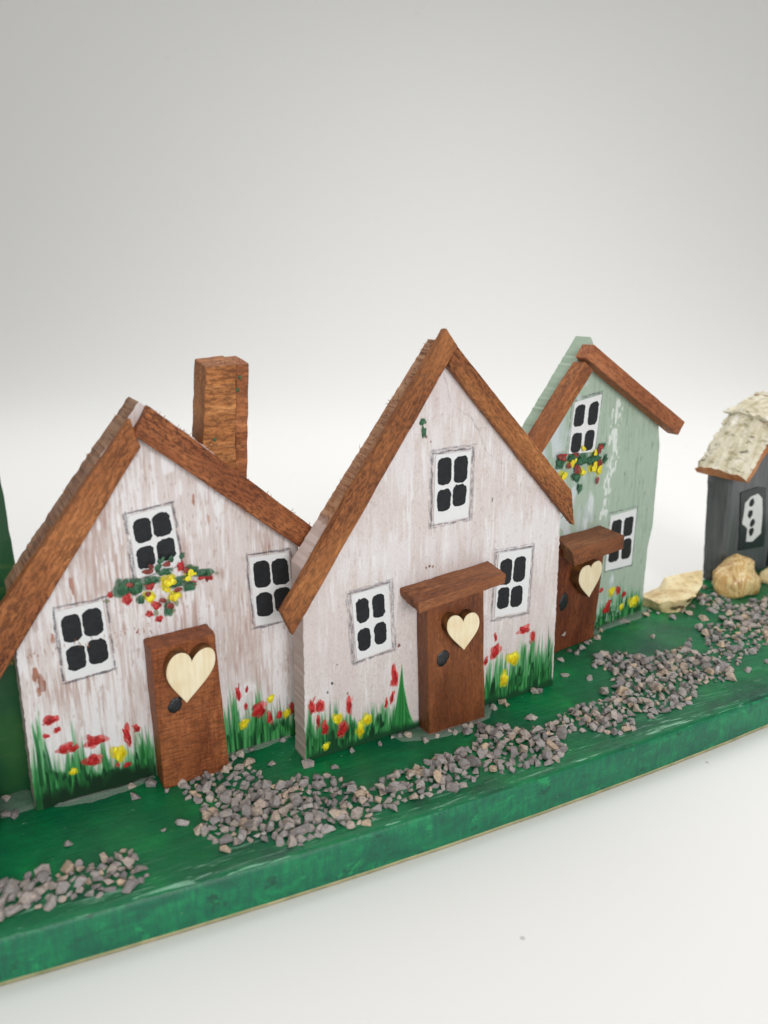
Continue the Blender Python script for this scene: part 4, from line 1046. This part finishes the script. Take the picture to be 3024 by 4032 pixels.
s = hull('seashell', [(9.93, 22.2, .66), (10.36, 22.3, 1.06), (10.64, 22.4, 1.21), (10.92, 22.4, 1.10), (11.25, 22.4, .76), (11.5, 22.4, .34), (11.25, 22.05, .05), (10.56, 21.72, .02), (10.05, 21.9, .08), (9.9, 22.05, .36), (10.3, 21.72, .45), (10.9, 21.75, .5), (10.7, 21.85, .86), (10.45, 22.8, .85), (11.0, 22.75, .75), (11.2, 22.8, .1), (10.2, 22.8, .1)], [M['gold']], .11, 5, 4, True, (0, 0, 0), 2.0)
tag(s, 'rounded golden brown shell with marbled veins resting before the charcoal hut', 'shell', 'cream and golden shells')
s = hull('seashell', [(11.72, 23.1, .3), (12.0, 23.1, .47), (12.5, 23.2, .5), (12.9, 23.3, .2), (12.6, 22.9, 0), (11.95, 22.85, 0), (11.7, 22.95, .08), (12.3, 23.6, .3)], [M['shell']], .05, 8, 3)
tag(s, 'cream shell fragment just behind the golden shell, cut off by the frame', 'shell', 'cream and golden shells')

# ------------------------------------------------------------------ gravel
def chip_mesh(seed):
    r = random.Random(seed)
    bm = bmesh.new()
    sx, sy, sz = r.uniform(.9, 1.3), r.uniform(.75, 1.0), r.uniform(.6, .9)
    for i in range(r.choice((9, 10, 12, 14))):
        v = Vector((r.gauss(0, 1), r.gauss(0, 1), r.gauss(0, 1))).normalized() * r.uniform(.8, 1.1)
        bm.verts.new((v.x * sx * .5, v.y * sy * .5, v.z * sz * .5))
    bmesh.ops.convex_hull(bm, input=bm.verts)
    bmesh.ops.delete(bm, geom=[v for v in bm.verts if not v.link_faces], context='VERTS')
    f = max(bm.faces, key=lambda f_: f_.calc_area())           # lie on the largest facet
    q = f.normal.rotation_difference(Vector((0, 0, -1)))
    bmesh.ops.rotate(bm, verts=bm.verts, matrix=q.to_matrix(), cent=(0, 0, 0))
    zl = min(v.co.z for v in bm.verts)
    for v in bm.verts: v.co.z -= zl
    bmesh.ops.bevel(bm, geom=bm.edges, offset=.02, segments=1, affect='EDGES')
    me = bpy.data.meshes.new('stone_chip')
    for v in bm.verts: v.co *= U
    bm.to_mesh(me); bm.free()
    me.materials.append(M['chip'])
    return me
CHIPS = [chip_mesh(100 + i) for i in range(40)]
gr = random.Random(77)
def inside(p, poly):
    c = False; n = len(poly)
    for i in range(n):
        a, b = poly[i], poly[i - 1]
        if (a[1] > p[1]) != (b[1] > p[1]) and p[0] < (b[0] - a[0]) * (p[1] - a[1]) / (b[1] - a[1]) + a[0]: c = not c
    return c
def edge_dist(p, poly):
    best = 9
    for i in range(len(poly)):
        a, b = Vector(poly[i - 1]), Vector(poly[i]); d = b - a
        t = max(0, min(1, (Vector(p) - a).dot(d) / (d.length_squared + 1e-9)))
        best = min(best, (Vector(p) - a - d * t).length)
    return best
placed = []                                  # (x, y, z, size, rz, tilt, mesh, zone)
def scatter(poly, zone, gap=.117, fill=1.0, top=.55):
    xs = [p[0] for p in poly]; ys = [p[1] for p in poly]
    mine = []
    for q in range(14000):
        p = (gr.uniform(min(xs), max(xs)), gr.uniform(min(ys), max(ys)))
        if not inside(p, poly): continue
        if any((p[0] - o[0]) ** 2 + (p[1] - o[1]) ** 2 < gap * gap * (.75 + .5 * ((o[3] / .2) ** 2)) for o in mine): continue
        if gr.random() > fill: continue
        sz = min(.35, max(.085, gr.lognormvariate(math.log(.18), .32)))
        it = (p[0], p[1], gr.uniform(-.015, .01), sz, gr.uniform(0, 6.28), gr.uniform(-.2, .2), gr.randrange(40), zone)
        mine.append(it)
    low = list(mine)
    for o in low:                            # a second layer rides on the first
        if gr.random() < top and edge_dist(o[:2], poly) > .22:
            p = (o[0] + gr.uniform(-.1, .1), o[1] + gr.uniform(-.1, .1))
            if any(m[2] > .05 and (p[0] - m[0]) ** 2 + (p[1] - m[1]) ** 2 < .05 for m in mine): continue
            mine.append((p[0], p[1], gr.uniform(.09, .14), gr.uniform(.15, .27), gr.uniform(0, 6.28), gr.uniform(-.5, .5), gr.randrange(40), zone))
    placed.extend(mine)
ZL = {
    'short': ('stone chip in the short gravel patch near the front board edge', 'chips of the short gravel patch'),
    'path': ('stone chip in the winding gravel path before the chimney house and pale house', 'chips of the winding gravel path'),
    'bend': ('stone chip in the gravel bend before the green house door', 'chips of the gravel bend before the green house'),
    'hut': ('stone chip in the gravel spread before the charcoal hut and shells', 'chips of the gravel before the hut'),
}
scatter(PATCH_A, 'short'); scatter(PATCH_B0, 'path'); scatter(PATCH_B1, 'path'); scatter(PATCH_B2, 'bend'); scatter(PATCH_C, 'hut', .14); scatter(PATCH_D, 'hut', .16, 1.0, .1)
def put(it, name, label, group):
    x, y, z, sz, rz, ti, mi_, _ = it
    o = bpy.data.objects.new(name, CHIPS[mi_]); col.objects.link(o)
    o.location = (x * U, y * U, z * U); o.rotation_euler = (ti, ti * .6, rz); o.scale = (sz,) * 3
    return tag(o, label, 'stone chip', group)
placed.sort(key=lambda it: -it[3] / it[1])
INDIV = 236
for it in placed[:INDIV]:
    put(it, 'stone_chip', *ZL[it[7]])
V, F = [], []
for (x, y, z, sz, rz, ti, mi_, zone) in placed[INDIV:]:
    me = CHIPS[mi_]; R = Matrix.Translation((x, y, z)) @ Matrix.Rotation(rz, 4, 'Z') @ Matrix.Rotation(ti, 4, 'X') @ Matrix.Scale(sz / U, 4)
    b0 = len(V)
    V += [tuple(R @ v.co) for v in me.vertices]; F += [[b0 + i for i in p.vertices] for p in me.polygons]
tag(build('gravel', V, F, [M['chip']]), 'small grey and tan stone chips filling the winding path over the board', kind='stuff')
print('CHIPS placed', len(placed))

# strays, each lying by itself on the paint
def wall_side(p, org, ang, L):
    t = Vector((math.cos(math.radians(ang)), math.sin(math.radians(ang)))); n = Vector((t.y, -t.x))
    d = Vector(p) - Vector(org); return d.dot(t), d.dot(n)
for i, p in enumerate(LOOSE):
    a1, b1 = wall_side(p, H1_ORIGIN, H1_ANGLE, 5.1); a2, b2 = wall_side(p, H2_ORIGIN, H2_ANGLE, 6.3); a3, b3 = wall_side(p, H3_ORIGIN, H3_ANGLE, 2.1)
    x, y = p
    def clear(a, b, org, ang, lo, hi, door=None):
        """Keep the chip in front of a wall or door instead of inside it."""
        need = .10
        if door and door[0] - .1 < a < door[1] + .1: need = door[2] + .10
        if lo - .1 < a < hi + .1 and -1.0 < b < need:
            k_ = need - b
            return k_ * math.sin(math.radians(ang)), -k_ * math.cos(math.radians(ang))
        return 0, 0
    for args in ((a1, b1, H1_ORIGIN, H1_ANGLE, 0, 5.15, (2.1, 3.45, .5)), (a2, b2, H2_ORIGIN, H2_ANGLE, 0, 6.27, (2.5, 4.05, .4)), (a3, b3, H3_ORIGIN, H3_ANGLE, -2.95, 2.1, (-2.0, -.4, .35))):
        dx, dy = clear(*args); x += dx; y += dy
    sz = min(.31, max(.14, gr.gauss(.215, .045)))
    it = (x, y, 0.0, sz, gr.uniform(0, 6.28), gr.uniform(-.1, .1), gr.randrange(40), '')
    if math.dist(p, (6.66, 20.05)) < .1:
        o = put(it, 'stone_chip', 'long pinkish stone sliver lying alone between green house door and gravel', 'loose stone chips'); o.scale = (.36, .19, .17); o.rotation_euler = (0, 0, -.3)
        continue
    if math.dist(p, (-.69, 13.22)) < .3 and math.dist(p, (-.95, 13.22)) < .1:
        put(it, 'stone_chip', 'loose pointed stone chip alone at the near corner of the pale house', 'loose stone chips'); continue
    if x < -6.3: z_ = ('loose stone chip in the gap between green block and chimney house', 'loose chips by the green block')
    elif b3 < 1.0 and a3 > -2.6: z_ = ('loose stone chip at the foot of the green house or cream shell', 'loose chips by the green house') if y < 20.4 else ('loose stone chip tucked against the seashells', 'loose chips by the shells')
    elif -0.4 < a2 < 6.6 and b2 < 1.0 : z_ = ('loose stone chip lying along the foot of the pale house', 'loose chips by the pale house')
    elif -0.4 < a1 < 5.3 and b1 < 1.0: z_ = ('loose stone chip lying along the foot of the chimney house', 'loose chips by the chimney house')
    elif x < 0: z_ = ('stray stone chip alone on bare green paint before the chimney house', 'stray chips before the chimney house')
    else: z_ = ('stray stone chip alone on bare green paint between the path and pale house', 'stray chips beside the path')
    put(it, 'stone_chip', *z_)
t_ = math.radians(H3_ANGLE)
cx = Vector((H3_ORIGIN[0], H3_ORIGIN[1], 0)) + Vector((math.cos(t_), math.sin(t_), 0)) * -1.67 + Vector((math.sin(t_), -math.cos(t_), 0)) * .37
o = put((cx.x, cx.y, .47, .15, 0, 0, 3, ''), 'stone_chip', 'tiny pale stone chip stuck low on the green house door', 'loose stone chips')
o.rotation_euler = (math.pi / 2, 0, t_)
